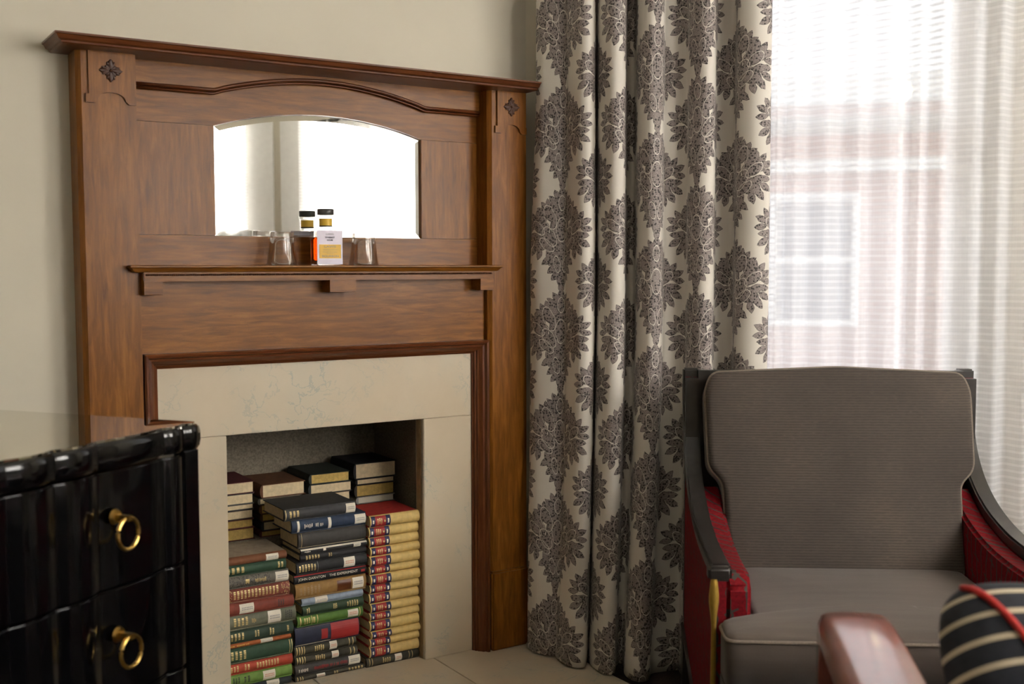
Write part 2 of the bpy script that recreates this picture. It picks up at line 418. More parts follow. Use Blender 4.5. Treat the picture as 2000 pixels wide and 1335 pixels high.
def tag(o, label, cat, group=None):
    o['label'] = label; o['category'] = cat
    if group: o['group'] = group
    return o
def thing(name, label, cat, loc=(0, 0, 0), rz=0, group=None, world=False):
    o = bpy.data.objects.new(name, None); C.objects.link(o); o.location = loc; o.rotation_euler = (0, 0, rz)
    o.empty_display_size = .1
    if world: o['worldbuilt'] = 1
    return tag(o, label, cat, group)
def struct(o): o['kind'] = 'structure'; return o
def text_mesh(name, s, size, mat, parent, mtx, extrude=.0002, width=None):
    cu = bpy.data.curves.new(name, 'FONT'); cu.body = s; cu.size = size; cu.extrude = extrude
    cu.align_x = 'CENTER'; cu.align_y = 'CENTER'
    to = bpy.data.objects.new(name, cu); C.objects.link(to)
    dg = bpy.context.evaluated_depsgraph_get(); me = bpy.data.meshes.new_from_object(to.evaluated_get(dg))
    bpy.data.objects.remove(to); me.name = name; me.materials.clear(); me.materials.append(MATS[mat])
    if width:
        xs = [v.co.x for v in me.vertices]; k = width/(max(xs)-min(xs))
        for v in me.vertices: v.co.x *= k
    me.transform(mtx)
    o = bpy.data.objects.new(name, me); C.objects.link(o); o.parent = parent
    if parent.get('worldbuilt'): o.matrix_parent_inverse = Matrix.Translation(parent.location).inverted()
    return o
def crom(pts, n):
    """Catmull-Rom through pts, n samples per span"""
    P = [Vector(p) for p in pts]; P = [P[0]*2-P[1]]+P+[P[-1]*2-P[-2]]; out = []
    for i in range(1, len(P)-2):
        a, b, c, d = P[i-1:i+3]
        for k in range(n):
            t = k/n; out.append(.5*((2*b)+(c-a)*t+(2*a-5*b+4*c-d)*t*t+(3*b-3*c+d-a)*t**3))
    out.append(P[-2]); return out

# ------------------------------------------------------------------ room shell
def wall_along(name, p0, ax, inn, length, thick, holes, mat='wall_paint'):
    """wall from p0 along ax, room face at p0, body behind; rectangular holes (a,b,z0,z1) sorted"""
    bm = B()
    def q(a, b, z0, z1):
        vs = []
        for u in (a, b):
            for w in (0, -thick):
                for z in (z0, z1): vs.append(bm.verts.new(p0+ax*u+inn*w+Vector((0, 0, z))))
        for f in ((0, 1, 3, 2), (4, 6, 7, 5), (0, 4, 5, 1), (2, 3, 7, 6), (0, 2, 6, 4), (1, 5, 7, 3)):
            bm.faces.new([vs[i] for i in f])
    cur = 0; z0, z1 = FLOOR, CEIL
    for a, b, h0, h1 in holes:
        if a > cur: q(cur, a, z0, z1)
        if h0 > z0: q(a, b, z0, h0)
        if h1 < z1: q(a, b, h1, z1)
        cur = b
    if cur < length: q(cur, length, z0, z1)
    o = obj(name, bm, mat); return struct(o)
XL = -.55
FX0, FX1, FZ = .95, 1.70, .80
wall_along('wall_fireplace', Vector((XL, WALL_Y, 0)), Vector((1, 0, 0)), Vector((0, -1, 0)), K.x-XL, .6,
           [(FX0-.03-XL, FX1+.03-XL, FLOOR, FZ+.02)])
W1A, W1B, WZ0, WZ1 = .42, 1.47, .55, 2.42
wall_along('wall_window', K, D1, M1, S3, .22, [(W1A, W1B, WZ0, WZ1)])
wall_along('wall_right', SO(S3, 0), M1, -D1, O4, .22, [(a, b, 1.05, WZ1) for a, b in WIN3])  # unseen sills raised to keep window light off the floor
oL = M1.dot(Vector((XL, WALL_Y, 0))-K); sL = D1.dot(Vector((XL, WALL_Y, 0))-K)
wall_along('wall_left', SO(sL, oL), M1, D1, O4-oL, .2, [])
wall_along('wall_back', SO(sL, O4), D1, -M1, S3-sL, .2, [])
def slab(name, z0, z1, mat):
    bm = B(); e = .7
    pts = [SO(sL-e, -e), SO(S3+e, -e), SO(S3+e, O4+e), SO(sL-e, O4+e)]
    prism(bm, [(p.x, p.y) for p in pts], 'z', z0, z1); return struct(obj(name, bm, mat))
slab('floor', FLOOR-.1, FLOOR, 'carpet'); slab('ceiling', CEIL, CEIL+.1, 'ceiling_paint')

def sash_window(name, origin, ax, inn, w, z0, z1, rail_z, rj=.05, cw=.09):
    """white sash window; local frame x along wall, y into the room"""
    rz = math.atan2(ax.y, ax.x)
    r = bpy.data.objects.new(name, None); C.objects.link(r); r.location = origin; r.rotation_euler = (0, 0, rz); struct(r)
    sgn = 1 if Vector((-ax.y, ax.x, 0)).dot(inn) > 0 else -1
    def Y(a, b): return (min(sgn*a, sgn*b), max(sgn*a, sgn*b))
    for x0, x1, a, b in ((0, .05, z0, z1), (w-rj, w, z0, z1)): box_obj('window_frame', 'white_paint', r, x0, x1, *Y(-.16, -.06), a, b)
    for a, b in ((z0, z0+.06), (z1-.05, z1)): box_obj('window_frame', 'white_paint', r, .05, w-rj, *Y(-.16, -.06), a, b)
    box_obj('meeting_rail', 'white_paint', r, .05, w-rj, *Y(-.15, -.07), rail_z-.025, rail_z+.025)
    for a, b in ((z0+.06, rail_z-.025), (rail_z+.025, z1-.05)):
        box_obj('pane', 'window_glass', r, .05, w-rj, *Y(-.115, -.111), a, b, bevel=0)
    for x0, x1, a, b in ((-cw, 0, z0-.06, z1+.09), (w, w+cw, z0-.06, z1+.09), (0, w, z1, z1+.09)):
        box_obj('casing', 'white_paint', r, x0, x1, *Y(0, .022), a, b)
    box_obj('window_sill', 'white_paint', r, -.06, w+.06, *Y(-.05, .045), z0-.05, z0)
sash_window('window_1', SO(W1A, 0), D1, M1, W1B-W1A, WZ0, WZ1, 1.70, .13)
for i, (a, b) in enumerate(WIN3): sash_window('window_%d' % (i+2), SO(S3, a), M1, -D1, b-a, 1.05, WZ1, 1.72, cw=.205)  # casings widened in white to brighten the pier between the windows

# ------------------------------------------------------------------ marble surround, firebox and hearth
MY = 3.0698
ms = thing('fireplace_surround', 'cream marble slabs with grey-green veins framing the book-filled fireplace opening', 'fireplace', (1.32, 3.1, 0), world=True)
OX0, OX1, OZ = 1.008, 1.641, .776
box_obj('marble_slab', 'marble', ms, .80, 1.84, MY, WALL_Y+.001, OZ, .9855)
box_obj('marble_slab', 'marble', ms, .80, OX0, MY, WALL_Y+.002, 0, OZ-.0012)
box_obj('marble_slab', 'marble', ms, OX1, 1.84, MY, WALL_Y+.002, 0, OZ-.0012)
bm = B()      # plastered firebox lining with a raised ledge along its back
prism(bm, [(FX0, 3.116), (FX0, 3.56), (FX1+.005, 3.56), (FX1+.005, 3.116), (FX1+.03, 3.116), (FX1+.03, 3.60), (FX0-.03, 3.60), (FX0-.03, 3.116)], 'z', 0, FZ)
bx(bm, FX0, FX1+.005, 3.12, 3.57, FZ-.02, FZ+.02)
LEDGE_Z = on_y(497, 1053, 3.32).z
bx(bm, FX0, FX1+.005, 3.325, 3.57, 0, LEDGE_Z)
bx(bm, FX0, FX1+.005, 3.1195, 3.57, FLOOR, 0)
obj('firebox', bm, 'firebox_render', ms)
box_obj('timber_lining', 'firebox_timber', ms, OX1-.002, OX1+.02, MY+.014, 3.118, 0, OZ)
hearth = thing('hearth', 'veined marble hearth slabs set in the floor before the fireplace', 'hearth', (1.29, 2.8, 0), world=True)
for x0, x1 in ((.616, .885), (.887, 1.276), (1.278, 1.672), (1.674, 2.062)):
    box_obj('marble_slab', 'marble', hearth, x0, x1, 2.50, 3.12, FLOOR-.001, 0, bevel=.0012)

# ------------------------------------------------------------------ wooden mantelpiece
mp_ = thing('mantelpiece', 'tall brown wooden mantelpiece with arched mirror, shelf and carved flower blocks', 'mantelpiece', (1.316, 3.1, 0), world=True)
CX = 1.3155
PF = 3.03                                  # front of the pilasters
PIL = ((.620, .770), (1.861, 2.003))
for k, (x0, x1) in enumerate(PIL):
    bm = B(); prism(bm, [(x0, WALL_Y+.002), (x0, PF+.012), (x0+.012, PF), (x1, PF), (x1, WALL_Y+.002)], 'z', .25, 1.825)
    obj('pilaster', bm, 'wood_upright', mp_)
    bm = B(); bx(bm, x0, x1, PF-.013, WALL_Y+.002, 0, .262); bev(bm, .006, 2); obj('plinth_block', bm, 'wood_upright', mp_, .6)
    # flat apron with stepped feet and an arched cut-out
    ax0, ax1 = x0+.029, x1-.006; z1, zs, zb = 1.824, 1.700, 1.678
    arc = [(ax0+.022+(ax1-ax0-.044)*(.5-.5*math.cos(PI*i/10)), zb+.007+.022*math.sin(PI*i/10)) for i in range(11)]
    pts = [(ax0, z1), (ax0, zs), (ax0-.008, zs), (ax0-.008, zb), (ax0+.014, zb)] + arc + [(ax1-.014, zb), (ax1+.004, zb), (ax1+.004, zs), (ax1, zs), (ax1, z1)]
    bm = B(); prism(bm, pts, 'y', PF-.007, PF+.003); ap = obj('apron', bm, 'wood_upright', mp_)
    bm = B(); cx, cz, yy = (ax0+ax1)/2-.002, 1.762, PF-.007
    def petal(ang, r0, r1, w, h):
        ca, sa = math.cos(ang), math.sin(ang); prof = ((0, .35), (.25, .8), (.5, 1), (.75, .8), (1, .1)); L = []
        for f, wf in prof:
            r = r0+(r1-r0)*f
            L.append([bm.verts.new((cx+ca*r-sa*w*wf*s, yy-hh, cz+sa*r+ca*w*wf*s)) for s, hh in ((-1, .0005), (-.5, h*.8), (0, h*.35), (.5, h*.8), (1, .0005))])
        for a, b in zip(L, L[1:]):
            for i in range(4): bm.faces.new((a[i], a[i+1], b[i+1], b[i]))
    for i in range(4):
        petal(i*PI/2, .004, .0295, .0080, .007)
        for s in (-1, 1): petal(i*PI/2+s*.40, .007, .0245, .0042, .0065)
        petal(i*PI/2+PI/4, .004, .0185, .0052, .006)
    bmesh.ops.create_uvsphere(bm, u_segments=10, v_segments=8, radius=.0042, matrix=Matrix.Translation((cx, yy-.004, cz)))
    obj('carved_flower', bm, 'wood_stained', ap, True)
# cornice with sloping moulded edge, mitred at the ends
bm = B()
def ring(x0, x1, y, z): return [bm.verts.new(p) for p in ((x0, WALL_Y+.002, z), (x0, y, z), (x1, y, z), (x1, WALL_Y+.002, z))]
prof = [(0, 1.8355), (-.0, 1.831), (.004, 1.829), (.009, 1.820), (.016, 1.8165), (.017, 1.8125), (.022, 1.8105)]
rs = [ring(.556+d, 2.004-d*.2, 2.942+d, z) for d, z in prof]
for a, b in zip(rs, rs[1:]):
    for i in range(3): bm.faces.new((a[i], a[i+1], b[i+1], b[i]))
    bm.faces.new((a[3], a[0], b[0], b[3]))
bm.faces.new(rs[0]); bm.faces.new(rs[-1]); obj('cornice', bm, 'wood_red_level', mp_)
# top frieze board with arched lower edge
def arch(n=24, xa=.998, xb=1.664, z0=1.746, h=.052):
    return [(xa+(xb-xa)*i/n, z0+h*math.sin(PI*i/n)**.85) for i in range(n+1)]
A = arch()
pts = [(.765, 1.826), (.765, 1.746)] + A + [(1.866, 1.746), (1.866, 1.826)]
bm = B(); prism(bm, pts, 'y', 3.087, 3.11); obj('frieze_board', bm, 'wood_level', mp_)
bm = B(); line = [(.768, 3.086, 1.746)] + [(x, 3.086, z) for x, z in A] + [(1.863, 3.086, 1.746)]
tube(bm, line, .0052, 8); tube(bm, [(x, y+.006, z-.009) for x, y, z in line], .0035, 8)
obj('curved_moulding', bm, 'wood_red_level', mp_, True)
YQ = 3.104
def marc(n=24, xa=1.001, xb=1.657, z0=1.650, h=.051, off=0):
    # flat circular arc
    c = (xb-xa)/2; R = (c*c+h*h)/(2*h); xm = (xa+xb)/2; return [(xa+off+(xb-xa-2*off)*i/n, z0+h-R+math.sqrt(max(0, (R-off)**2-((xa+off+(xb-xa-2*off)*i/n)-xm)**2))) for i in range(n+1)]
MA = marc()
bm = B(); prism(bm, [(.765, 1.76), (.765, 1.6505)] + MA + [(1.866, 1.6505), (1.866, 1.76)], 'y', YQ, 3.124)
# the arched board must pass behind the frieze
for v in bm.verts:
    if v.co.z > 1.7599: v.co.z = 1.80
obj('arched_rail', bm, 'wood_level', mp_)
box_obj('stile', 'wood_upright', mp_, .765, 1.000, YQ, 3.124, 1.3425, 1.6495, bevel=.0012)
box_obj('stile', 'wood_upright', mp_, 1.658, 1.866, YQ, 3.124, 1.3425, 1.6495, bevel=.0012)
box_obj('bottom_rail', 'wood_level', mp_, .765, 1.866, YQ, 3.124, 1.20, 1.3415, bevel=.0012)
# bevelled mirror
bm = B()
out = [(1.657, 1.342), (1.001, 1.342)] + MA; bw = .017
inn = [(1.657-bw, 1.342+bw), (1.001+bw, 1.342+bw)] + marc(off=bw)
vo = [bm.verts.new((x, 3.1135, z)) for x, z in out]; vi = [bm.verts.new((x, 3.1125, z)) for x, z in inn]
n = len(vo)
for i in range(n): bm.faces.new((vo[i], vo[(i+1) % n], vi[(i+1) % n], vi[i]))
bm.faces.new(vi); obj('mirror', bm, 'mirror_silver', mp_)
# mantel shelf
SZ = 1.258
bm = B()
def shelfring(d, z): return [bm.verts.new(p) for p in ((.734+d, PF+.0005, z), (.734+d, 2.987+d, z), (1.889-d, 2.987+d, z), (1.889-d, PF+.0005, z))]
rs = [shelfring(d, z) for d, z in ((0.003, SZ), (0, SZ-.002), (0, SZ-.005), (.006, SZ-.009), (.010, SZ-.014), (.014, SZ-.018), (.022, SZ-.0195))]
for a, b in zip(rs, rs[1:]):
    for i in range(3): bm.faces.new((a[i], a[i+1], b[i+1], b[i]))
    bm.faces.new((a[3], a[0], b[0], b[3]))
bm.faces.new(rs[0]); bm.faces.new(rs[-1]); bx(bm, .7705, 1.8605, PF-.002, YQ+.004, SZ-.0195, SZ)
obj('shelf', bm, 'wood_level', mp_)
box_obj('shelf_frieze', 'wood_level', mp_, .7705, 1.8605, 3.004, YQ, 1.2145, SZ-.019)
bm = B(); x = .776; k = 0
while x < 1.853:
    L = .0105 if k % 3 == 0 else .0036
    tube(bm, [(x, 3.0035, 1.2325), (x+L*.2, 3.0035, 1.2325), (x+L*.8, 3.0035, 1.2325), (x+L, 3.0035, 1.2325)], .0031, 6); x += L+.0016; k += 1
o = obj('bead_moulding', bm, 'wood_stained', mp_); o['kind'] = 'stuff'
for x0, x1, d in ((.771, .820, 0), (1.300, 1.383, 1), (1.811, 1.860, 0)):
    bm = B(); pr = [(3.0, 1.215), (3.0, 1.180), (3.012, 1.1785), (3.062, 1.182), (3.062, 1.215)]
    prism(bm, pr, 'x', x0, x1); obj('corbel', bm, 'wood_level', mp_)
box_obj('lower_panel', 'wood_level', mp_, .7705, 1.8605, 3.058, WALL_Y+.002, .985, 1.215)
# moulded frame round the marble
def frame_profile(d):   # distance from outer edge -> front y
    return
prof = [(0, 3.0705), (0, 3.024), (.004, 3.0205), (.010, 3.022), (.0125, 3.030), (.014, 3.032), (.020, 3.033), (.029, 3.044), (.032, 3.046), (.033, 3.052), (.038, 3.054), (.0385, 3.062), (.043, 3.064), (.043, 3.0705)]
def mould_piece(name, mat, kind):
    bm = B(); X0, X1, Z1 = .7735, 1.8575, 1.0185; L = []
    for d, y in prof:
        if kind == 'top': L.append([(X0+d, y, Z1-d), (X1-d, y, Z1-d)])
        elif kind == 'l': L.append([(X0+d, y, 0), (X0+d, y, Z1-d)])
        else: L.append([(X1-d, y, 0), (X1-d, y, Z1-d)])
    V = [[bm.verts.new(p) for p in r] for r in L]
    for a, b in zip(V, V[1:]): bm.faces.new((a[0], a[1], b[1], b[0]))
    bm.faces.new((V[0][0], V[0][1], V[-1][1], V[-1][0])); bm.faces.new([v[0] for v in V]); bm.faces.new([v[1] for v in V])
    obj(name, bm, mat, mp_)
mould_piece('frame_moulding', 'wood_red_level', 'top'); mould_piece('frame_moulding', 'wood_red_upright', 'l'); mould_piece('frame_moulding', 'wood_red_upright', 'r')

# ------------------------------------------------------------------ tumblers and bottles on the shelf
def tumbler(cx, cy, label):
    t = thing('tumbler', label, 'glass', (cx, cy, SZ), group='tumblers on the mantel shelf')
    bm = B(); n = 20; H = .094
    def prof_r(z, ang, inner):
        lo = .0455+(.037-.0455)*min(1, z/.052); hi = .0375+(.0335-.0375)*max(0, (z-.052)/.042)
        r = lo if z < .052 else hi
        if inner: return r-.0032
        if z > .012: r += .0011*math.cos(10*ang)
        return r
    zs = [0, .004, .012, .03, .046, .052, .058, .075, .088, H]
    O = [[bm.verts.new((prof_r(z, 2*PI*i/(n*3), 0)*math.cos(2*PI*i/(n*3)), prof_r(z, 2*PI*i/(n*3), 0)*math.sin(2*PI*i/(n*3)), z)) for i in range(n*3)] for z in zs]
    zi = [0, .012, .046, .052, .06, .078]
    I = [[bm.verts.new((prof_r(z, 0, 1)*math.cos(2*PI*i/(n*3)), prof_r(z, 0, 1)*math.sin(2*PI*i/(n*3)), z)) for i in range(n*3)] for z in zi]
    m = n*3
    for Rr in (O, I):
        for a, b in zip(Rr, Rr[1:]):
            for i in range(m): bm.faces.new((a[i], a[(i+1) % m], b[(i+1) % m], b[i]))
    bm.faces.new(O[-1]); bm.faces.new(I[-1])
    for i in range(m): bm.faces.new((O[0][i], O[0][(i+1) % m], I[0][(i+1) % m], I[0][i]))
    o = obj('glass_body', bm, 'thin_glass', t, True); return t
tumbler(1.172, 3.042, 'upturned clear tumbler close against the amber side of the whiskey bottle')
tumbler(1.4275, 3.042, 'upturned clear tumbler standing a little apart from the whiskey bottle')
def bottle(cx, cy, rz, label, liq, labelled):
    t = thing('whiskey_bottle', label, 'bottle', (cx, cy, SZ), rz)
    h = .040 if labelled else .0385; H = .104
    bm = B(); bx(bm, -h, h, -h*.85, h*.85, 0, H); bev(bm, .005, 3); bo = obj('glass_body', bm, 'thin_glass', t, .7)
    bm = B(); bx(bm, -h+.004, h-.004, -h*.85+.004, h*.85-.004, .014, H-.024 if labelled else H-.02); bev(bm, .004, 2); obj('whiskey', bm, liq, bo, .7)
    bm = B(); lathe(bm, [(.0195, H-.002), (.0185, H+.006), (.0185, H+.034), (.0245, H+.037), (.0245, H+.042), (.018, H+.043)], n=28); obj('neck', bm, 'thin_glass', t, .6)
    bm = B(); lathe(bm, [(.0192, H+.011), (.0192, H+.032)], n=28); obj('neck_band', bm, 'neck_yellow', t, .6)
    bm = B(); lathe(bm, [(.0196, H+.0085), (.0196, H+.0115)], n=28); obj('neck_ring', bm, 'ink', t, .6)
    bm = B(); lathe(bm, [(.0235, H+.043), (.0245, H+.0445), (.0245, H+.0585), (.0235, H+.060)], n=40); obj('cap', bm, 'dark_cap', t, .6)
    if labelled:
        y = -h*.85-.0006; q = h-.0045
        bm = B(); bx(bm, -q-.003, q+.003, y, y+.0008, .003, H-.003); obj('silver_label', bm, 'label_silver', t)
        bm = B(); bx(bm, -q+.003, q-.002, y-.0006, y, .020, .060); lb = obj('yellow_label', bm, 'label_yellow', t)
        def put(s, size, x, z, mat, w): text_mesh('lettering', s, size, mat, t, Matrix.Translation((x, y-.0009, z)) @ Matrix.Rotation(PI/2, 4, 'X'), .0002, w)
        put('LAWS', .009, 0, .0895, 'lead_grey', .024); put('WHISKEY', .0075, 0, .0805, 'ink', .030); put('HOUSE', .0065, 0, .0725, 'ink', .018)
        put('LAWS', .008, 0, .0535, 'lead_grey', .034); put('BOURBON', .0075, .001, .026, 'lead_grey', .050)
        bm = B(); bx(bm, -.022, .022, y-.0008, y, .0445, .0452); bx(bm, -.022, .022, y-.0008, y, .038, .0386); bx(bm, -.010, .012, y-.0008, y, .0335, .034); obj('label_rules', bm, 'lead_grey', t)
    return t
bottle(1.3075, 3.043, math.radians(-4), 'square whiskey bottle with silver front and yellow label on mantel shelf', 'whiskey', True)

# ------------------------------------------------------------------ books
def book(label, x0, x1, z0, z1, yf, depth, cover, rz=0, spine=None, pages='pages', deco=(), sticker=None, group=None, text=None, rough=.7, board=.0022, dz=0.0):
    """lying book: spine towards -y at yf, running x0..x1; with rz the page ends show instead"""
    L, T = abs(x1-x0), z1-z0-.0006
    if rz == 0: loc = ((x0+x1)/2, yf, z0)
    else: loc = ((x0+x1)/2, yf, z0)
    t = thing('book', label, 'book', loc, rz if abs(rz) < .5 else 0, group)
    cm = plain('cloth_%02x%02x%02x' % tuple(int(min(.99, c)*255) for c in cover), cover, rough, vary=.18, scale=60, bmp=.08)
    sm = cm if spine is None else plain('cloth_%02x%02x%02x' % tuple(int(min(.99, c)*255) for c in spine), spine, rough, vary=.14, scale=60, bmp=.08)
    bulge = min(.004, T*.14)
    if rz < .5 or rz == 0:
        # spine to the front
        bm = B(); yb = .006 if spine is None else .012
        bx(bm, -L/2, L/2, yb, depth, 0, board); bx(bm, -L/2, L/2, yb, depth, T-board, T); obj('cover', bm, cm, t)
        def prof(o=0, n=8):
            return [(.007-(bulge+.007-0)*math.sin(PI*i/n)**.6 + bulge - o*1.0, -o*0+T*i/n) for i in range(n+1)]
        bm = B(); P = prof(); pts = P + [(.016 if spine is not None else .007, T+.0002), (.016 if spine is not None else .007, T-board), (.009, T-board), (.009, board), (.016 if spine is not None else .007, board), (.016 if spine is not None else .007, -.0002+.0002)]
        prism(bm, pts, 'x', -L/2, L/2); sp = obj('spine', bm, sm, t, .9)
        bm = B(); bx(bm, -L/2+.004, L/2-.004, .008, depth-.004, board, T-board); obj('pages', bm, pages, t)
        def strip(bm, a, b, f0, f1, o=.0004):
            n = 8; row = []
            for i in range(n+1):
                f = f0+(f1-f0)*i/n
                y = .007-(bulge+.007)*math.sin(PI*min(.999, max(.001, f)))**.6+bulge-o
                row.append((y, T*f))
            A_ = [bm.verts.new((-L/2+L*a, y, z)) for y, z in row]; B_ = [bm.verts.new((-L/2+L*b, y, z)) for y, z in row]
            for i in range(n): bm.faces.new((A_[i], B_[i], B_[i+1], A_[i+1]))
        bymat = {}
        for d in deco:
            kind, m = d[0], d[1]
            bm = bymat.setdefault(m, B())
            if kind == 'band': strip(bm, d[2], d[3], .04, .96, d[4] if len(d) > 4 else .0004)
            elif kind == 'panel': strip(bm, d[2], d[3], d[4], d[5], .0005)
            elif kind == 'title':      # illegible tooled words set across the spine
                a, b, rows = d[2], d[3], d[4]
                for r in range(rows):
                    xa = a+(b-a)*r/rows; xb = xa+(b-a)/rows*.55; f = .22+.1*random.random()
                    while f < .78:
                        g = f+random.uniform(.05, .12); strip(bm, xa, xb, f, min(g, .82), .0008); f = g+.035
            elif kind == 'words':      # illegible words along the spine
                a, b = d[2], d[3]; x = a
                while x < b:
                    w = random.uniform(.006, .016)
                    if random.random() > .15: strip(bm, x, x+w*.7, .36+random.uniform(-.04, .06), .64+random.uniform(-.05, .05), .0008)
                    x += w+.004
            elif kind == 'lace':       # dense ornament
                a, b = d[2], d[3]; x = a
                while x < b:
                    f = .08
                    while f < .9:
                        g = f+random.uniform(.04, .14)
                        if random.random() > .45: strip(bm, x, x+random.uniform(.005, .013), f, min(g, .93), .0007)
                        f = g+.03
                    x += .019
        for m, bm in bymat.items():
            obj({'gold_tooling': 'gilt_lettering'}.get(m, 'spine_panel'), bm, m, sp)['kind'] = 'stuff'
        if sticker:
            bm = B(); strip(bm, sticker[0], sticker[1], sticker[2] if len(sticker) > 2 else .1, sticker[3] if len(sticker) > 3 else .92, .0011); st = obj('shelf_label', bm, 'sticker', sp)
            bm = B(); w = sticker[1]-sticker[0]
            for r, f in enumerate((.40, .55)):
                x = sticker[0]+w*.15
                while x < sticker[1]-w*.15: strip(bm, x, x+w*.07, f, f+.09, .0014); x += w*.11
            obj('label_print', bm, 'sticker_print' if (sticker[4] if len(sticker) > 4 else 0) else 'lead_grey', sp)['kind'] = 'stuff'
        if text:
            for s, a, b, col in text:
                mt = Matrix.Translation((-L/2+L*(a+b)/2, -.0012, T*.5)) @ Matrix.Rotation(PI/2, 4, 'X')
                text_mesh('lettering', s, T*.42, col, sp, mt, .0003, L*(b-a))
        if abs(rz) < .5: t.rotation_euler.z = rz
    else:
        # tail of the pages to the front, spine on the left
        bm = B(); bx(bm, -L/2+.006, L/2, 0, depth, 0, board); bx(bm, -L/2+.006, L/2, 0, depth, T-board, T); obj('cover', bm, cm, t)
        n = 8; pts = [(-L/2+.007-(bulge+.003)*math.sin(PI*i/n)**.6, T*i/n) for i in range(n+1)] + [(-L/2+.010, T), (-L/2+.010, 0)]
        bm = B(); prism(bm, pts, 'y', 0, depth); obj('spine', bm, sm, t, .9)
        bm = B(); bx(bm, -L/2+.007, L/2-.004, .004, depth-.004, board, T-board); obj('pages', bm, pages, t)
    return t
def zp(px, py, y): return on_y(px, py, y).z
def xp(px, py, y): return on_y(px, py, y).x
G = 'gold_tooling'
# --- left stack
LY = 3.112
Lp = [(560, 1074.7), (561.8, 1090), (561.8, 1110.7), (566, 1133.5), (569, 1161), (576, 1183), (581, 1211), (575, 1235.7), (571, 1246), (574, 1275), (574.5, 1296), (572.8, 1318)]
Lz = [zp(*p, LY) for p in Lp] + [.0004]; Lx = [xp(*p, LY) for p in Lp] + [xp(572, 1330, LY)]
plain('tan_cloth_mark', (.30, .14, .12), .8)
Ld = [('brown-spined book with plain beige front cover, on top of the left front stack', (.36, .29, .21), dict(spine=(.20, .075, .03), sticker=(.66, .86, .05, .9))),
      ('dark green book with gilt title under the beige-covered book', (.03, .075, .04), dict(deco=[('title', G, .03, .34, 4), ('title', G, .86, .97, 2)])),
      ('grey book with black tendril ornament and blank shelf label on its spine', (.17, .155, .125), dict(deco=[('lace', 'ink', .03, .7), ('panel', G, .30, .36, .3, .7), ('words', G, .45, .62)], sticker=(.78, .99, .06, .9))),
      ('brick red book tooled all over in gilt bars and rosettes', (.21, .05, .032), dict(deco=[('lace', G, .0, .10), ('title', G, .13, .84, 13), ('lace', G, .87, .99)])),
      ('plain rust red book with one shelf label, above the worn grey-green book', (.235, .048, .028), dict(sticker=(.19, .40, .1, .9), deco=[('title', 'ink', .76, .86, 3)])),
      ('worn grey-green book with frayed ends and centred label in left stack', (.15, .155, .105), dict(deco=[('title', G, .10, .32, 4), ('words', G, .34, .42), ('title', 'ink', .84, .95, 4)], sticker=(.585, .775, .12, .93))),
      ('dark bottle-green book with gilt title and two gilt crests', (.028, .055, .035), dict(deco=[('title', G, .07, .28, 4), ('title', G, .42, .50, 2), ('title', G, .64, .72, 2), ('title', G, .90, .95, 1)])),
      ('thin orange book with a label, squeezed between two dark green books', (.42, .115, .03), dict(sticker=(.52, .71, .05, .95), deco=[('words', 'label_yellow', .02, .34)])),
      ('thick dark green book with gilt ends, above the orange-red book', (.03, .075, .04), dict(deco=[('title', G, .05, .3, 4), ('band', G, .945, .955), ('band', G, .98, .99), ('band', G, .015, .025)])),
      ('orange-red book with title in pale lines along its spine', (.46, .06, .03), dict(deco=[('title', G, .02, .20, 4), ('title', G, .27, .36, 2), ('title', G, .45, .80, 8)])),
      ('apple green book with black title and printed label', (.17, .30, .06), dict(deco=[('title', 'ink', .08, .20, 3), ('title', 'ink', .25, .36, 2)], sticker=(.54, .73, .08, .9, 1))),
      ('dark slate-blue book lying at the foot of the left stack', (.03, .04, .045), dict(sticker=(.6, .8, .05, .9)))]
for i, (lab, col, kw) in enumerate(Ld):
    book(lab, 1.0095+(i % 3)*.002, Lx[min(i+1, len(Lx)-1)]-.002, Lz[i+1], Lz[i], LY+(.004 if i % 2 else 0), .165 if i else .175, col, group='books stacked in the fireplace', **kw)
# --- right stack: uniform yellow set on a dark volume
RY = 3.094
Rp = [1000, 1022, 1042, 1061, 1077.6, 1097, 1112.5, 1132, 1149, 1168, 1185.6, 1201, 1221, 1235, 1250.5, 1271]
Rz = [zp(826, y, RY) for y in Rp]; RX0, RX1 = xp(720.5, 1040, RY)+.004, 1.6360
k_fix = Rz[-1]-.030; Rz = [z-(k_fix if z < .3 else k_fix*.0+k_fix) for z in Rz]
ORD = ['topmost', 'second', 'third', 'fourth', 'fifth', 'sixth', 'seventh', 'eighth', 'ninth', 'tenth', 'eleventh', 'twelfth', 'thirteenth', 'fourteenth', 'lowest']
plain('panel_red', (.36, .02, .02), .55, vary=.1); plain('panel_blue', (.015, .02, .09), .55, vary=.15)
for i in range(15):
    dx = random.uniform(-.003, .003) if i else 0
    if i in (0, 4, 6): dy = -.004
    else: dy = random.uniform(0, .004)
    yc = random.uniform(-.015, .015)
    lab = ('topmost volume of the yellow set, its red cover showing, with red and blue title panels' if i == 0 else
           'yellow volume with red and blue title panels, %s in the matching set' % (ORD[i] + (' from top' if i < 14 else '')))
    book(lab, RX0+dx, RX1+min(dx, .002), Rz[i+1], Rz[i], RY+dy, .185, (.40, .022, .018), spine=(.66+yc, .47+yc, .17), group='yellow set in the fireplace',
         deco=[('band', 'panel_blue', .02, .10, .0003), ('band', 'panel_red', .10, .315, .0003), ('band', 'panel_blue', .315, .405, .0003),
               ('title', G, .14, .25, 3), ('panel', G, .275, .30, .42, .6), ('panel', 'sticker', .045, .075, .35, .65), ('panel', 'sticker', .345, .375, .3, .7)])
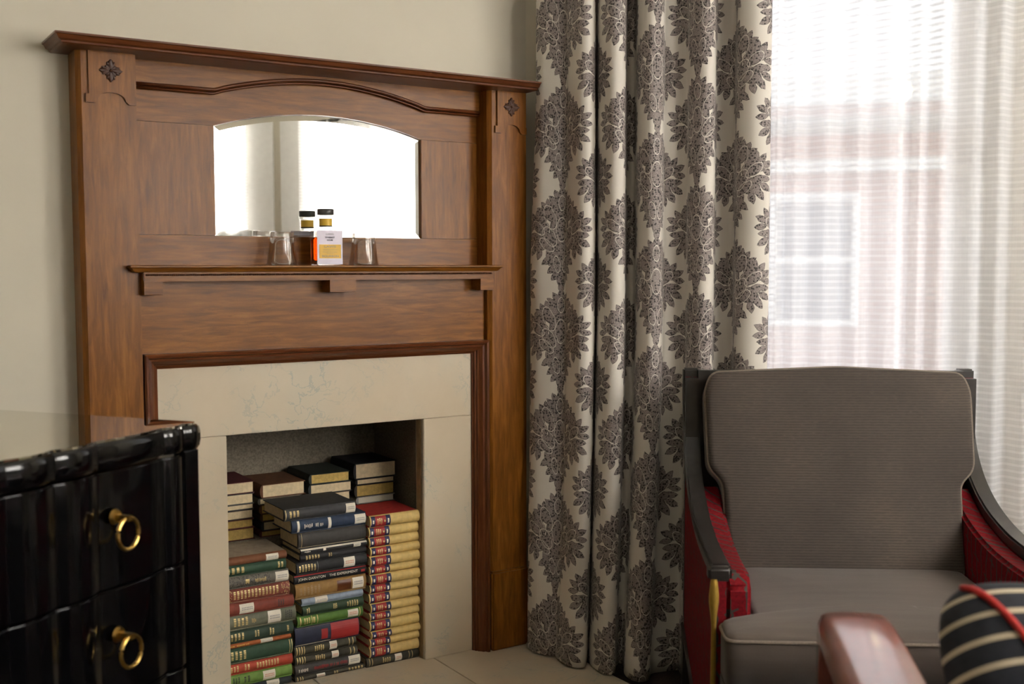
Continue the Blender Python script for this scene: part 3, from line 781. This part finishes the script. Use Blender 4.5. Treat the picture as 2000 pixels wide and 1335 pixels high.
book('dark olive book with gilt bands lying under the yellow set', 1.452, 1.637, .0004, Rz[-1], RY+.008, .17, (.05, .045, .03), group='books stacked in the fireplace',
     deco=[('band', G, .05, .06), ('band', G, .10, .11), ('title', G, .30, .46, 4), ('band', G, .80, .81), ('band', G, .86, .87)], sticker=(.53, .66, .1, .9, 1))
# --- middle stack
MYs = 3.108
ML = [(556.8, 1001), (570.6, 1024), (584, 1047), (588, 1076), (588, 1086), (580, 1098.6), (576.4, 1126.7), (577.6, 1143.5), (590.8, 1174.7), (592, 1184), (576, 1204.7), (576.7, 1232), (576.7, 1262.5), (576.7, 1283.4), (578, 1302), (577, 1318)]
MR = [(695.8, 978.8), (715.5, 999), (717, 1023), (717, 1054), (718.5, 1065), (718.5, 1079), (717, 1103), (715.4, 1120), (710.6, 1149.5), (710.6, 1164), (710.6, 1183), (702, 1204.7), (697, 1241.6), (698.7, 1260), (705.6, 1275), (712.6, 1295), (712.6, 1308.5)]
Mz = [zp(*p, MYs) for p in MR[:-1]] + [.0004]
Md = [('grey-black book with gilt title and white label, on top of the middle stack', (.045, .045, .048), dict(deco=[('band', G, .015, .025), ('title', G, .07, .22, 3)], sticker=(.86, .995, .1, .9))),
      ('dark blue book with silver lettering and label, second in the middle stack', (.018, .035, .075), dict(deco=[('band', 'sticker', .07, .10), ('words', 'sticker', .16, .42), ('band', 'sticker', .48, .52)], sticker=(.84, .99, .15, .9))),
      ('thick plain charcoal book below the blue book', (.05, .046, .042), dict(deco=[('band', G, .045, .05), ('title', 'ink', .90, .97, 2)])),
      ('thin black paperback with a white top edge and small label', (.02, .02, .022), dict(deco=[('panel', 'sticker', .0, 1.0, .72, .97), ('words', 'sticker', .05, .14), ('panel', 'sticker', .33, .37, .3, .8)], sticker=(.79, .90, .1, .8))),
      ('slim black book with worn gilt title under the white-edged paperback', (.022, .022, .022), dict(deco=[('title', G, .08, .30, 5), ('title', G, .42, .48, 2)])),
      ('black book with orange-printed label, above the red-lined black paperback', (.022, .022, .024), dict(deco=[('title', G, .03, .28, 6), ('band', 'lead_grey', .29, .295)], sticker=(.66, .82, .1, .9, 1))),
      ('black paperback with white lettered spine and red top line', (.012, .012, .014), dict(deco=[('panel', 'panel_red', .0, 1.0, .84, .97), ('panel', 'panel_red', .92, .975, .3, .6)], text=[('JOHN DARNTON', .05, .42, 'sticker'), ('THE EXPERIMENT', .47, .87, 'sticker')])),
      ('ochre brown book with dark stamped panel and label', (.30, .165, .045), dict(deco=[('title', 'firebox_timber', .06, .36, 6), ('panel', 'wood_red_level', .58, .78, .15, .85)], sticker=(.80, .96, .15, .88))),
      ('thin pale blue book with a blank white label', (.28, .34, .42), dict(sticker=(.21, .41, .04, .96))),
      ('dark green book with gilt bars under the pale blue book', (.03, .06, .03), dict(deco=[('title', G, .06, .12, 2), ('title', G, .49, .56, 3), ('title', G, .72, .92, 5)])),
      ('bright green book with gilt title and red-printed label', (.09, .19, .03), dict(deco=[('band', G, .04, .055), ('title', G, .10, .20, 3), ('band', G, .21, .22), ('title', G, .23, .29, 1), ('band', G, .295, .305), ('band', G, .945, .955)], sticker=(.76, .92, .12, .86, 1))),
      ('thick book half navy, half red with a red round spot', (.022, .026, .055), dict(deco=[('band', 'panel_red', .55, .99, .0005), ('panel', 'panel_red', .40, .50, .2, .75)])),
      ('dark olive volume with gilt bands, upper of a matching pair', (.06, .055, .035), dict(deco=[('band', G, .03, .045), ('band', G, .07, .085), ('band', G, .11, .125), ('band', G, .15, .16), ('title', G, .32, .48, 5), ('band', G, .88, .89), ('band', G, .94, .95)], sticker=(.56, .68, .08, .92, 1))),
      ('dark olive volume with gilt bands, lower of a matching pair', (.055, .05, .034), dict(deco=[('band', G, .03, .045), ('band', G, .07, .085), ('band', G, .11, .125), ('band', G, .15, .16), ('title', G, .32, .48, 5), ('band', G, .88, .89), ('band', G, .94, .95)], sticker=(.58, .69, .08, .92, 1))),
      ('dark grey book with long red title and white label', (.06, .055, .05), dict(deco=[('words', 'panel_red', .28, .78), ('words', 'sticker', .05, .18)], sticker=(.81, .99, .1, .9))),
      ('dark olive gilt-banded book at the foot of the middle stack', (.05, .045, .03), dict(deco=[('band', G, .03, .04), ('band', G, .07, .08), ('band', G, .10, .11), ('title', G, .55, .62, 2), ('title', G, .76, .99, 5)], sticker=(.30, .42, .06, .9, 1)))]
for i, (lab, col, kw) in enumerate(Md):
    x0 = xp(*ML[i], MYs); x1 = min(xp(*MR[i], MYs), RX0-.004 if i > 0 else 9)
    zc = (Mz[i]+Mz[i+1])/2
    for j in range(len(Ld)):       # keep clear of the left stack
        if Lz[j+1] < Mz[i] and Lz[j] > Mz[i+1]: x0 = max(x0, Lx[min(j+1, len(Lx)-1)]+.0005)
    book(lab, x0, x1, Mz[i+1], Mz[i], MYs+(.0 if i % 2 else .004), .185 if i == 0 else .165, col, rz=0, group='books stacked in the fireplace', **kw)
# --- back row, page ends showing
BY = 3.33
def back_stack(px0, px1, ys, cols, labels, pg, pxz):
    zs = [zp(pxz, y, BY) for y in ys]
    if abs(zs[-1]-LEDGE_Z) < .05: zs[-1] = LEDGE_Z+.0003
    for i in range(len(cols)):
        a, b = (px0[i], px1[i])
        y = BY+random.uniform(0, .004)
        book(labels[i], xp(a, ys[i], BY), xp(b, ys[i], BY), zs[i+1], zs[i], y, .19, cols[i], rz=1.57, pages=pg[i], group='books at the back of the fireplace')
    return zs
back_stack([432]*6, [497, 496, 497, 496, 496, 498], [938, 961, 981.5, 993, 1011, 1028, 1053],
           [(.09, .008, .012), (.10, .10, .09), (.05, .05, .05), (.06, .04, .03), (.12, .02, .015), (.10, .012, .012)],
           ['maroon book atop the back row, beside the brown-covered book', 'cream-edged book under the maroon one', 'thin cream-edged book third in the maroon-topped stack',
            'thick cream-edged book with dark boards in the maroon-topped stack', 'yellow-edged book with red boards in the maroon-topped stack', 'yellow-edged book with faint print, lowest of the maroon-topped stack'],
           ['pages', 'pages', 'pages', 'pages', 'pages_gold', 'pages_gold'], 497)
back_stack([508, 503, 506, 508, 510, 506], [597, 590, 585, 585, 586, 585], [946, 972.5, 985, 1003, 1018, 1036, 1056],
           [(.16, .062, .025), (.10, .09, .07), (.14, .07, .03), (.10, .06, .03), (.03, .035, .05), (.10, .02, .015)],
           ['brown-covered book with thick cream pages at the back of the fireplace', 'thin pale book under the brown-covered one', 'tan-edged book below the thin pale one',
            'worn brown book in the brown-topped back stack', 'navy-spined book in the brown-topped back stack', 'red-spined book lowest in the brown-topped back stack'],
           ['pages', 'pages', 'pages_gold', 'pages_gold', 'pages', 'pages_gold'], 520)
def pad(ys, n):
    a = ys[-1]; zl = LEDGE_Z
    return ys
back_stack([603, 602, 604, 603, 604], [684, 688, 686, 686, 687], [926, 946, 966, 985, 1005, 1037],
           [(.022, .03, .022), (.02, .028, .03), (.12, .07, .04), (.05, .03, .02), (.04, .05, .06)],
           ['dark green book with ochre pages between the brown and black ones', 'blue-black book with pale pages under the dark green one', 'tan-backed book below the blue-black one, mostly hidden',
            'brown book fourth down under the dark green one, mostly hidden', 'grey-blue book lowest under the dark green one, mostly hidden'],
           ['pages_gold', 'pages', 'pages', 'pages', 'pages'], 612)
back_stack([690, 693, 692, 695, 694, 694], [774, 771, 771, 771, 771, 771], [905.5, 936, 947.5, 971, 985, 1000, 1025],
           [(.008, .008, .010), (.012, .01, .012), (.02, .015, .01), (.35, .33, .32), (.08, .04, .03), (.05, .05, .05)],
           ['thick black book crowning the tallest stack at the back', 'thin black-bound book under the thick black one', 'book with gilt page edges under the thin black-bound one',
            'white-edged book below the gilt-edged one', 'brown book hidden under the white-edged one', 'dark book lowest under the thick black one, mostly hidden'],
           ['pages', 'pages', 'pages_gold', 'sticker', 'pages', 'pages'], 697)

# ------------------------------------------------------------------ black lacquer cabinet
CT = .919
ca = on_z(385, 826, CT); cb = on_z(0, 905, CT); fdir = (ca-cb).normalized()
crz = math.atan2(fdir.y, fdir.x)
cab = thing('lacquer_cabinet', 'black lacquered chest of drawers with fluted front, brass rings and glass top', 'cabinet', (ca.x, ca.y, FLOOR), crz)
# local: +x towards the corner by the fireplace (0 = corner), -y is the fluted front, z from the floor
H = CT-FLOOR; CL, CDp = 1.30, .575
edges = [0, .050, .112, .300, .408, .520, .72, .84, .95, 1.14, 1.25, CL]
def flute_line(x0, x1, off=0, n=10, amp=.010):
    return [(-(x0+(x1-x0)*i/n), -amp*math.sin(PI*i/n)**.75-off) for i in range(n+1)]
def fluted(bm, z0, z1, off, first=1, last=None, round_top=False):
    pts = []
    for a, b in list(zip(edges, edges[1:]))[first:last]:
        pts += flute_line(a+.0015, b-.0015, off)
    xa, xb = pts[0][0], pts[-1][0]
    prism(bm, pts + [(xb, .02), (xa, .02)], 'z', z0, z1)
bm = B(); bx(bm, -CL, 0, .012, CDp, .0, H-.06); bx(bm, -.05, 0, -.004, .03, 0, H-.052); bev(bm, .004, 2); obj('carcass', bm, 'black_lacquer', cab, .6)
bm = B()
for k, (off, z) in enumerate(((0, H-.052), (.004, H-.047), (.006, H-.036), (.006, H-.016), (.004, H-.006), (-.002, H-.001), (-.010, H))):
    pts = []
    for a, b in zip(edges, edges[1:]): pts += flute_line(a+.0012, b-.0012, off*.7, 8)
    pts[0] = (pts[0][0]+max(0, off), pts[0][1])
    row = [bm.verts.new((x, y, z)) for x, y in pts] + [bm.verts.new((pts[-1][0], CDp, z)), bm.verts.new((max(0, off), CDp, z))]
    if k:
        for i in range(len(row)): bm.faces.new((prev[i], prev[(i+1) % len(row)], row[(i+1) % len(row)], row[i]))
    else: bm.faces.new(row)
    prev = row
bm.faces.new(prev); obj('top_rail', bm, 'black_lacquer', cab, .9)
dz = [(H-.058, H-.284), (H-.288, H-.506), (H-.510, H-.73)]
for z1, z0 in dz:
    bm = B(); fluted(bm, z0, z1, 0); bev(bm, .0035, 2, .9); dr = obj('drawer', bm, 'black_lacquer', cab, .7)
    for cxp in (.272, .68, 1.08):
        zc = z1-.112
        bm = B(); bmesh.ops.create_cone(bm, cap_ends=True, segments=20, radius1=.016, radius2=.013, depth=.006, matrix=Matrix.Translation((-cxp, -.018, zc+.026)) @ Matrix.Rotation(PI/2, 4, 'X'))
        bx(bm, -cxp-.006, -cxp+.006, -.052, -.016, zc+.020, zc+.031)
        tube(bm, [(-cxp, -.044+.004*math.cos(a), zc+.026-.027+.027*math.cos(a)) if False else (-cxp+.0285*math.sin(a), -.046, zc-.004+.030*math.cos(a)) for a in [2*PI*i/32 for i in range(32)]], .0042, 8, True)
        obj('ring_pull', bm, 'brass', dr, .7)
bm = B(); bx(bm, -CL+.01, .0, .05, CDp-.05, 0, .02); fluted(bm, 0, H-.735, .0); obj('base', bm, 'black_lacquer', cab, .7)
bm = B()
pts = []
for a, b in zip(edges, edges[1:]): pts += flute_line(a+.004, b-.004, -.004, 8)
prism(bm, pts + [(-CL+.004, CDp-.004), (-.004, CDp-.004)], 'z', H, H+.004); obj('glass_top', bm, 'mirror_glass_top', cab)

# ------------------------------------------------------------------ curtains
def px_so(px, o, z):
    """along-wall position of the photo column px at distance o from the window wall and height z"""
    lo = -.5; n = M1
    py = 667.5
    for _ in range(4):
        p = on_plane(px, py, n, n.dot(K)+o)
        py += (p.z-z)*FPX/ (p-CAM).dot(fwd)
    return (p-K).dot(D1)
def cloth(name, plan, z0, z1, nz, mat, flare=None, thick=0, uvoff=(0, 0), straight=0):
    """plan: list of (s,o); built as one hanging sheet with uv in metres"""
    bm = B(); uv = bm.loops.layers.uv.new('UVMap')
    n = len(plan); arc = [0]
    for a, b in zip(plan, plan[1:]): arc.append(arc[-1]+math.hypot(b[0]-a[0], b[1]-a[1]))
    rows = []
    for j in range(nz+1):
        z = z0+(z1-z0)*j/nz; row = []
        for i, (s, o) in enumerate(plan):
            ds, do, dzz = flare(i/(n-1), s, o, z) if flare else (0, 0, 0)
            row.append(bm.verts.new(SO(s+ds, o+do, z+dzz)))
        rows.append(row)
    for j in range(nz):
        for i in range(n-1):
            f = bm.faces.new((rows[j][i], rows[j][i+1], rows[j+1][i+1], rows[j+1][i]))
            for lp, (ii, jj) in zip(f.loops, ((i, j), (i+1, j), (i+1, j+1), (i, j+1))):
                lp[uv].uv = (arc[ii]+uvoff[0], z0+(z1-z0)*jj/nz+uvoff[1])
    me = bpy.data.meshes.new(name); bm.to_mesh(me); bm.free(); me.materials.append(MATS[mat])
    me.polygons.foreach_set('use_smooth', [True]*len(me.polygons))
    o = bpy.data.objects.new(name, me); C.objects.link(o)
    if thick:
        md = o.modifiers.new('thickness', 'SOLIDIFY'); md.thickness = thick; md.offset = 0
    return o
ctrl = [(1046, .10), (1037, .135), (1052, .165), (1080, .172), (1104, .165), (1110, .185), (1134, .232), (1157, .218), (1164, .135), (1171, .200), (1194, .246), (1217, .228),
        (1223, .150), (1239, .140), (1246, .215), (1268, .250), (1290, .230), (1296, .175), (1318, .162), (1338, .170), (1345, .215), (1368, .243), (1389, .228), (1396, .165), (1414, .150), (1430, .160), (1437, .225), (1466, .250), (1493, .236), (1499, .205), (1487, .165)]
plan = [(p.x, p.y) for p in crom([(px_so(px, o, 1.05), o, 0) for px, o in ctrl], 7)]
def flare(t, s, o, z):
    k = max(0, (1.15-z)/1.15)
    f = k**1.5
    up = .024*min(1, max(0, (z-1.25)/.5))*max(0, 1-s/.20)
    return (up-.012*f + .02*math.sin(s*25)*f*f*.4, f*(.015+.13*min(1, s/.5)*(1-.6*min(1, max(0, (s-.47)/.10)))) + .004*math.sin(z*5+s*14), 0)
cu = cloth('curtain', plan, .006, 2.61, 60, 'damask_cloth', flare, .0025, (.067, .118))
tag(cu, 'cream floor-length curtain printed with grey-brown leafy damask ornaments', 'curtain')
sp_ctrl = []; random.seed(11)
s = .36; k = 0
while s < 1.66:
    sp_ctrl.append((s, .085+(.018 if k % 2 else -.012)+random.uniform(-.006, .006), 0)); s += random.uniform(.022, .06); k += 1
splan = [(p.x, p.y) for p in crom(sp_ctrl, 5)]
sh = cloth('sheer_curtain', splan, .01, 2.56, 16, 'sheer_voile')
tag(sh, 'white voile sheer curtain with woven horizontal stripes over the window', 'curtain')
for (a, b), lab in zip(WIN3, ('white sheer panel over the right-wall window nearest the window corner', 'white sheer panel over the middle window of the right wall', 'white sheer panel over the added right-wall window farthest from the window corner')):
    random.seed(int(a*100)); pc = []; u = a-.06; k = 0
    while u < b+.06:
        pc.append((S3-.07+(.012 if k % 2 else -.012), u, 0)); u += random.uniform(.04, .07); k += 1
    tag(cloth('sheer_curtain', [(p.x, p.y) for p in crom(pc, 3)], .3, 2.56, 4, 'sheer_voile'), lab, 'curtain', 'sheers of the right wall')
def rod(s0, s1, o, z, label, axis=None):
    bm = B(); f = (lambda u: SO(u, o, z)) if axis is None else (lambda u: SO(axis, u, z))
    tube(bm, [f(s0), f((s0+s1)/2), f(s1)], .011, 10)
    t = obj('curtain_rod', bm, 'black_wood', None, True); tag(t, label, 'curtain rod')
    for u in (s0+.012, s1-.012):
        bm = B(); w = SO(u, 0, z) if axis is None else SO(S3, u, z); tube(bm, [f(u), (f(u)+w)/2, w], .008, 8); obj('bracket', bm, 'black_wood', t)
rod(.03, 1.72, .19, 2.605, 'dark rod carrying the damask curtain, above the sheer')
rod(.33, 1.70, .085, 2.555, 'dark rod carrying the striped sheer close to the window wall')
for (a, b), lab in zip(WIN3, ('dark sheer rod over the right-wall window nearest the window corner', 'dark sheer rod over the middle window of the right wall', 'dark sheer rod over the added right-wall window farthest from the corner')):
    rod(a-.1, b+.1, 0, 2.555, lab, S3-.07)

# ------------------------------------------------------------------ grey armchair
H1 = .94
O1 = on_z(1335, 729, H1); Q1 = on_z(1882, 727, H1); u0 = (Q1-O1).normalized(); v0 = Vector((u0.y, -u0.x, 0))
v1 = (v0-.075*u0).normalized(); u1 = Vector((-v1.y, v1.x, 0)); AW = .832
ch = thing('armchair', 'taupe ribbed velvet armchair with dark swooping arms and red patterned sides', 'chair', (O1.x, O1.y, FLOOR), math.atan2(u1.y, u1.x))
zf = -FLOOR        # heights measured from the hearth level
swoop = [(.0, .955), (.001, .90), (.012, .81), (.042, .735), (.095, .675), (.17, .628), (.27, .592), (.40, .568), (.54, .560), (.70, .562)]
SW = [(p.x, p.y) for p in crom([(a, b, 0) for a, b in swoop], 5)]
def sweep_arm(bm, x0, x1):
    th = .032; L = []
    for i, (v, z) in enumerate(SW):
        a = SW[max(0, i-1)]; b = SW[min(len(SW)-1, i+1)]; d = Vector((b[0]-a[0], b[1]-a[1])).normalized(); nn = Vector((d.y, -d.x))  # below/behind side
        k = 1.15 if i < len(SW)*.5 else 1.0
        lo = (v+(-nn.x)*0, z); 
        p_in = (v, z); p_out = (v-d.y*-1*0, z)
        off = (d.y*th*k, -d.x*th*k)
        L.append([(x, -p[0], p[1]+zf) for x, p in ((x0, (v, z)), (x1, (v, z)), (x1, (v+off[0], z+off[1])), (x0, (v+off[0], z+off[1])))])
    V = [[bm.verts.new(p) for p in r] for r in L]
    for a, b in zip(V, V[1:]):
        for i in range(4): bm.faces.new((a[i], a[(i+1) % 4], b[(i+1) % 4], b[i]))
    bm.faces.new(V[0]); bm.faces.new(V[-1])
for side in (0, 1):
    X = (lambda x: x) if not side else (lambda x: AW-x)
    def mm(a, b): return (min(X(a), X(b)), max(X(a), X(b)))
    bm = B(); sweep_arm(bm, *mm(0, .046)); bev(bm, .005, 2, .8); obj('arm', bm, 'black_wood', ch, .7)
    # outer side panel, upholstered
    top = [(-v, z+zf-.024) for v, z in SW if v < .69]
    bm = B(); prism(bm, [(-.004, .20+zf)] + [(y-.006 if i < 12 else y, z) for i, (y, z) in enumerate(top)] + [(-.69, .10+zf), (-.36, .10+zf)], 'x', *mm(.005, .040)); obj('side_panel', bm, 'red_trellis', ch)
    bm = B(); tube(bm, [(X(.004), -.006, .195+zf), (X(.004), -.36, .096+zf), (X(.004), -.69, .096+zf)], .008, 8); obj('side_rail', bm, 'black_wood', ch)
    # inner arm upholstery
    inner = [(-v, z+zf-.03) for v, z in SW if .10 < v < .665]
    bm = B(); prism(bm, [(-.10, .40+zf)] + inner + [(-.675, .50+zf), (-.672, .435+zf), (-.66, .40+zf)], 'x', *mm(.040, .098)); bev(bm, .012, 3, .6); ia = obj('arm_pad', bm, 'red_trellis', ch, .8)
    # legs
    bm = B(); prism(bm, [(X(.0), .0), (X(.046), .0), (X(.046), -.05), (X(.0), -.05)], 'z', .0, .20)
    for v in bm.verts:
        if v.co.z < .01: v.co.y += .008
    obj('leg', bm, 'black_wood', ch)
    bm = B(); prism(bm, [(X(.004), .0), (X(.042), .0), (X(.042), -.03), (X(.004), -.03)], 'z', .19, .93+zf); obj('back_post', bm, 'black_wood', ch)
    bm = B(); lathe(bm, [(.0052, 0), (.0062, .10), (.0068, .30), (.0058, .43), (.0075, .455), (.0115, .488), (.0118, .505), (.009, .535), (.0048, .556), (.0045, .566)], (X(.006), -.712, 0), 18); obj('leg', bm, 'gilt', ch, True)
    bm = B(); bx(bm, *mm(-.008, .046), -.722, -.675, .527+zf, .560+zf); bev(bm, .007, 3); obj('arm_end', bm, 'black_wood', ch, .7)
bm = B(); bx(bm, .04, AW-.04, -.03, .0, .86+zf, .952+zf); bx(bm, .03, AW-.03, -.02, -.004, .2+zf, .9+zf); obj('back_panel', bm, 'black_wood', ch)
def rounded_poly(pts, r, n=5):
    out = []; m = len(pts)
    for i in range(m):
        p = Vector(pts[i]); a = Vector(pts[i-1]); b = Vector(pts[(i+1) % m])
        da = (a-p); db = (b-p); rr = min(r, da.length*.45, db.length*.45)
        A_, B_ = p+da.normalized()*rr, p+db.normalized()*rr
        for k in range(n+1):
            t = k/n; q = A_*(1-t)**2+p*2*t*(1-t)+B_*t*t; out.append((q.x, q.y))
    return out
def pad_mesh(name, outline, back, front, mat, parent, mtx, bulge=.02, r=.02, pipe=None):
    """upholstered pad: outline in local xz; thickness along -y from back to front; domed front"""
    bm = B(); n = len(outline); cx = sum(p[0] for p in outline)/n; cz = sum(p[1] for p in outline)/n
    rings = []
    prof = [(1, back), (1, front+r), (.9985, front+r*.6), (.995, front+r*.25), (.985, front), (.95, front-bulge*.25), (.8, front-bulge*.6), (.5, front-bulge*.9), (.2, front-bulge)]
    for f, y in prof: rings.append([bm.verts.new((cx+(x-cx)*f, y, cz+(z-cz)*f)) for x, z in outline])
    for a, b in zip(rings, rings[1:]):
        for i in range(n): bm.faces.new((a[i], a[(i+1) % n], b[(i+1) % n], b[i]))
    bm.faces.new(rings[0]); bm.faces.new(rings[-1]); bm.transform(mtx)
    o = obj(name, bm, mat, parent, True)
    if pipe:
        bm = B(); tube(bm, [mtx @ Vector((cx+(x-cx)*1.001, front+r*.55, cz+(z-cz)*1.001)) for x, z in outline], pipe, 6, True); obj('piping', bm, 'piping', o, True)
    return o
bo = [(.100, 0), (AW-.100, 0), (AW-.095, .262), (AW-.055, .300), (AW-.050, .52), (AW-.070, .570), (AW*.5, .586), (.070, .570), (.050, .52), (.055, .300), (.095, .262)]
tilt = math.atan2(.155, .55)
mt = Matrix.Translation((0, -.255, .405+zf)) @ Matrix.Rotation(-tilt, 4, 'X')
pad_mesh('back_cushion', rounded_poly(bo, .035), .085, -.012, 'velvet_ribbed', ch, mt, .012, .03, .0042)
so = [(.022, .815), (AW-.022, .815), (AW-.022, .690), (AW-.104, .680), (AW-.108, .20), (.108, .20), (.104, .680), (.022, .690)]
mt = Matrix.Translation((0, 0, .43+zf)) @ Matrix(((1, 0, 0, 0), (0, 0, -1, 0), (0, -1, 0, 0), (0, 0, 0, 1)))
pad_mesh('seat_cushion', rounded_poly(so, .03), .115, .0, 'velvet_smooth', ch, mt, .016, .02, .0045)
bm = B(); bx(bm, .026, AW-.026, -.802, -.10, .175+zf, .318+zf); bev(bm, .02, 3); obj('seat_base', bm, 'velvet_ribbed', ch, .8)

# ------------------------------------------------------------------ leather armchair seen over its arm, with cushion
f2 = Vector((.66, .75, 0)).normalized(); r2 = Vector((f2.y, -f2.x, 0))
AT = .62
e = on_z(1678, 1190, AT) + f2*.035           # far end of the arm, top middle
c2 = thing('leather_armchair', 'glossy red-brown leather armchair, its rounded arm facing the velvet chair', 'chair', (e.x, e.y, FLOOR), math.atan2(r2.y, r2.x))
# local: +y is the way it faces, +x to its right, origin under the arm's front end
z2 = AT-FLOOR
def loft_arm(x0, x1):
    bm = B(); path = [(-1.02, z2-.016), (-.74, z2-.012), (-.5, z2-.004), (-.25, z2), (-.10, z2), (-.045, z2-.004), (-.015, z2-.022), (.0, z2-.06), (.0, z2-.2), (-.012, .28), (-.03, .03)]
    wid = [1.0, 1.0, 1.0, 1.0, 1.0, .97, .95, .94, .94, .92, .9]; L = []
    for i, (y, z) in enumerate(path):
        a = path[max(0, i-1)]; b = path[min(len(path)-1, i+1)]; d = Vector((b[0]-a[0], b[1]-a[1])).normalized(); nn = (d.y, -d.x)  # inward
        xm, hw, th = (x0+x1)/2, (x1-x0)/2*wid[i], .052
        sec = [(-1, .018), (-.9, .006), (-.75, .001), (-.4, -.001), (0, -.002), (.4, -.001), (.75, .001), (.9, .006), (1, .018), (1, th), (.8, th+.004), (-.8, th+.004), (-1, th)]
        L.append([bm.verts.new((xm+hw*q, y+nn[0]*-w*-1, z+nn[1]*w)) for q, w in sec])
    n = len(L[0])
    for a, b in zip(L, L[1:]):
        for i in range(n): bm.faces.new((a[i], a[(i+1) % n], b[(i+1) % n], b[i]))
    bm.faces.new(L[0]); bm.faces.new(L[-1]); return bm
obj('arm', loft_arm(-.077, .055), 'leather', c2, .9); obj('arm', loft_arm(.59, .744), 'leather', c2, .9)
for x in (0, .662):
    bm = B(); bx(bm, x-.045, x+.030, -.96, -.045, .06, z2-.06); bev(bm, .01, 2); obj('side_panel', bm, 'black_wood', c2, .7)
bm = B(); bx(bm, .055, .607, -.96, -.03, .22, .43); bev(bm, .03, 3); obj('seat', bm, 'leather', c2, .8)
bm = B(); bx(bm, -.05, .712, -1.09, -.955, .12, .66); bev(bm, .035, 3); obj('backrest', bm, 'leather', c2, .8)
for x in (.09, .57):
    for y in (-.90, -.09):
        bm = B(); lathe(bm, [(.014, 0), (.020, .23)], (x, y, 0), 12); obj('leg', bm, 'black_wood', c2, True)

def pillow():
    top = on_z(1944, 1146, .772)          # middle of the cushion's upper edge
    t = thing('striped_cushion', 'navy cushion with cream stripes and red cords leaning on the leather armchair seat', 'cushion', top, math.atan2(rgt0.y, rgt0.x)+.10)
    t.rotation_euler = (math.radians(44), 0, math.atan2(rgt0.y, rgt0.x)+.02)
    # local: x across, -y down the slope of the face, z out of the face
    L = .505
    def half(v):                            # half width down the cushion
        return .126*(max(0, 1-abs(2*v/L-1)**5))**.30*(.84+.10*min(1, v/.18))
    def P(x, v, sgn=1):
        w = max(half(v), 1e-4); f = max(0, 1-abs(x/w)**2.6)
        e = max(0, 1-abs(2*v/L-1)**3.2)
        return Vector((x, -v, sgn*(.092 if sgn > 0 else .060)*f**.62*e**.5))
    bm = B(); nu, nv = 28, 48; rows = []
    for jv in range(nv+1):
        v = .001+(L-.002)*(.5-.5*math.cos(PI*jv/nv)); w = half(v)
        xs = [-w*math.cos(PI*i/nu) for i in range(nu+1)]
        rows.append([bm.verts.new(P(x, v, 1)) for x in xs] + [bm.verts.new(P(x, v, -1)) for x in xs[-2:0:-1]])
    n = len(rows[0])
    for a, b in zip(rows, rows[1:]):
        for i in range(n): bm.faces.new((a[i], a[(i+1) % n], b[(i+1) % n], b[i]))
    bm.faces.new(rows[0]); bm.faces.new(rows[-1]); obj('cover', bm, 'navy_stripe', t, True)
    for x0, x1 in ((-.066, .002), (.040, .092)):
        bm = B(); pts = []
        for i in range(49):
            v = .006+(L-.03)*i/48; x = x0+(x1-x0)*min(1, v/.24)**.9
            x = max(-half(v)*.97, min(half(v)*.97, x)); pts.append(P(x, v)+Vector((0, 0, .0035)))
        tube(bm, pts, .0052, 8); obj('red_cord', bm, 'red_cord', t, True)
pillow()

# ------------------------------------------------------------------ across the street
far = thing('brick_building', 'red brick town house with pale stone bands across the street', 'building', tuple(SO(2.6, -9, -3.0)), math.atan2(D1.y, D1.x))
bm = B(); bx(bm, -9, 9, 0, 1, 0, 6.0); obj('wall', bm, 'far_brick', far)
for z0, z1 in ((6.0, 6.3), (5.28, 5.42), (2.85, 3.0)):
    bm = B(); bx(bm, -9, 9, -.06, 1, z0, z1); obj('stone_band', bm, 'white_paint', far)
for x in [-8+2.0*i for i in range(9)]:
    for z in (.8, 3.6):
        bm = B(); bx(bm, x, x+.95, -.03, .05, z, z+1.45); w = obj('window', bm, 'white_paint', far)
        for q in (0, 1):
            bm = B(); bx(bm, x+.08, x+.87, -.04, .0, z+.08+.68*q, z+.68+.68*q); obj('pane', bm, 'far_glass', w)
bm = B(); prism(bm, [(p.x, p.y) for p in (SO(-30, -.8), SO(30, -.8), SO(30, -40), SO(-30, -40))], 'z', -3.1, -3.0); struct(obj('street', bm, 'far_paving'))
lg = on_plane(1762, 178, M1, M1.dot(K)-4.0); lh = lg.z+3.0
lp = thing('street_lantern', 'warm glowing street lantern on a slim white post outside the window', 'lamp', (lg.x, lg.y, -3.0))
bm = B(); lathe(bm, [(.05, 0), (.022, .4), (.012, lh-.04)], n=10); obj('post', bm, 'white_paint', lp, True)
bm = B(); lathe(bm, [(.03, lh-.06), (.055, lh-.03), (.065, lh), (.05, lh+.04), (.015, lh+.07)], n=16); obj('globe', bm, 'lantern_glow', lp, True)
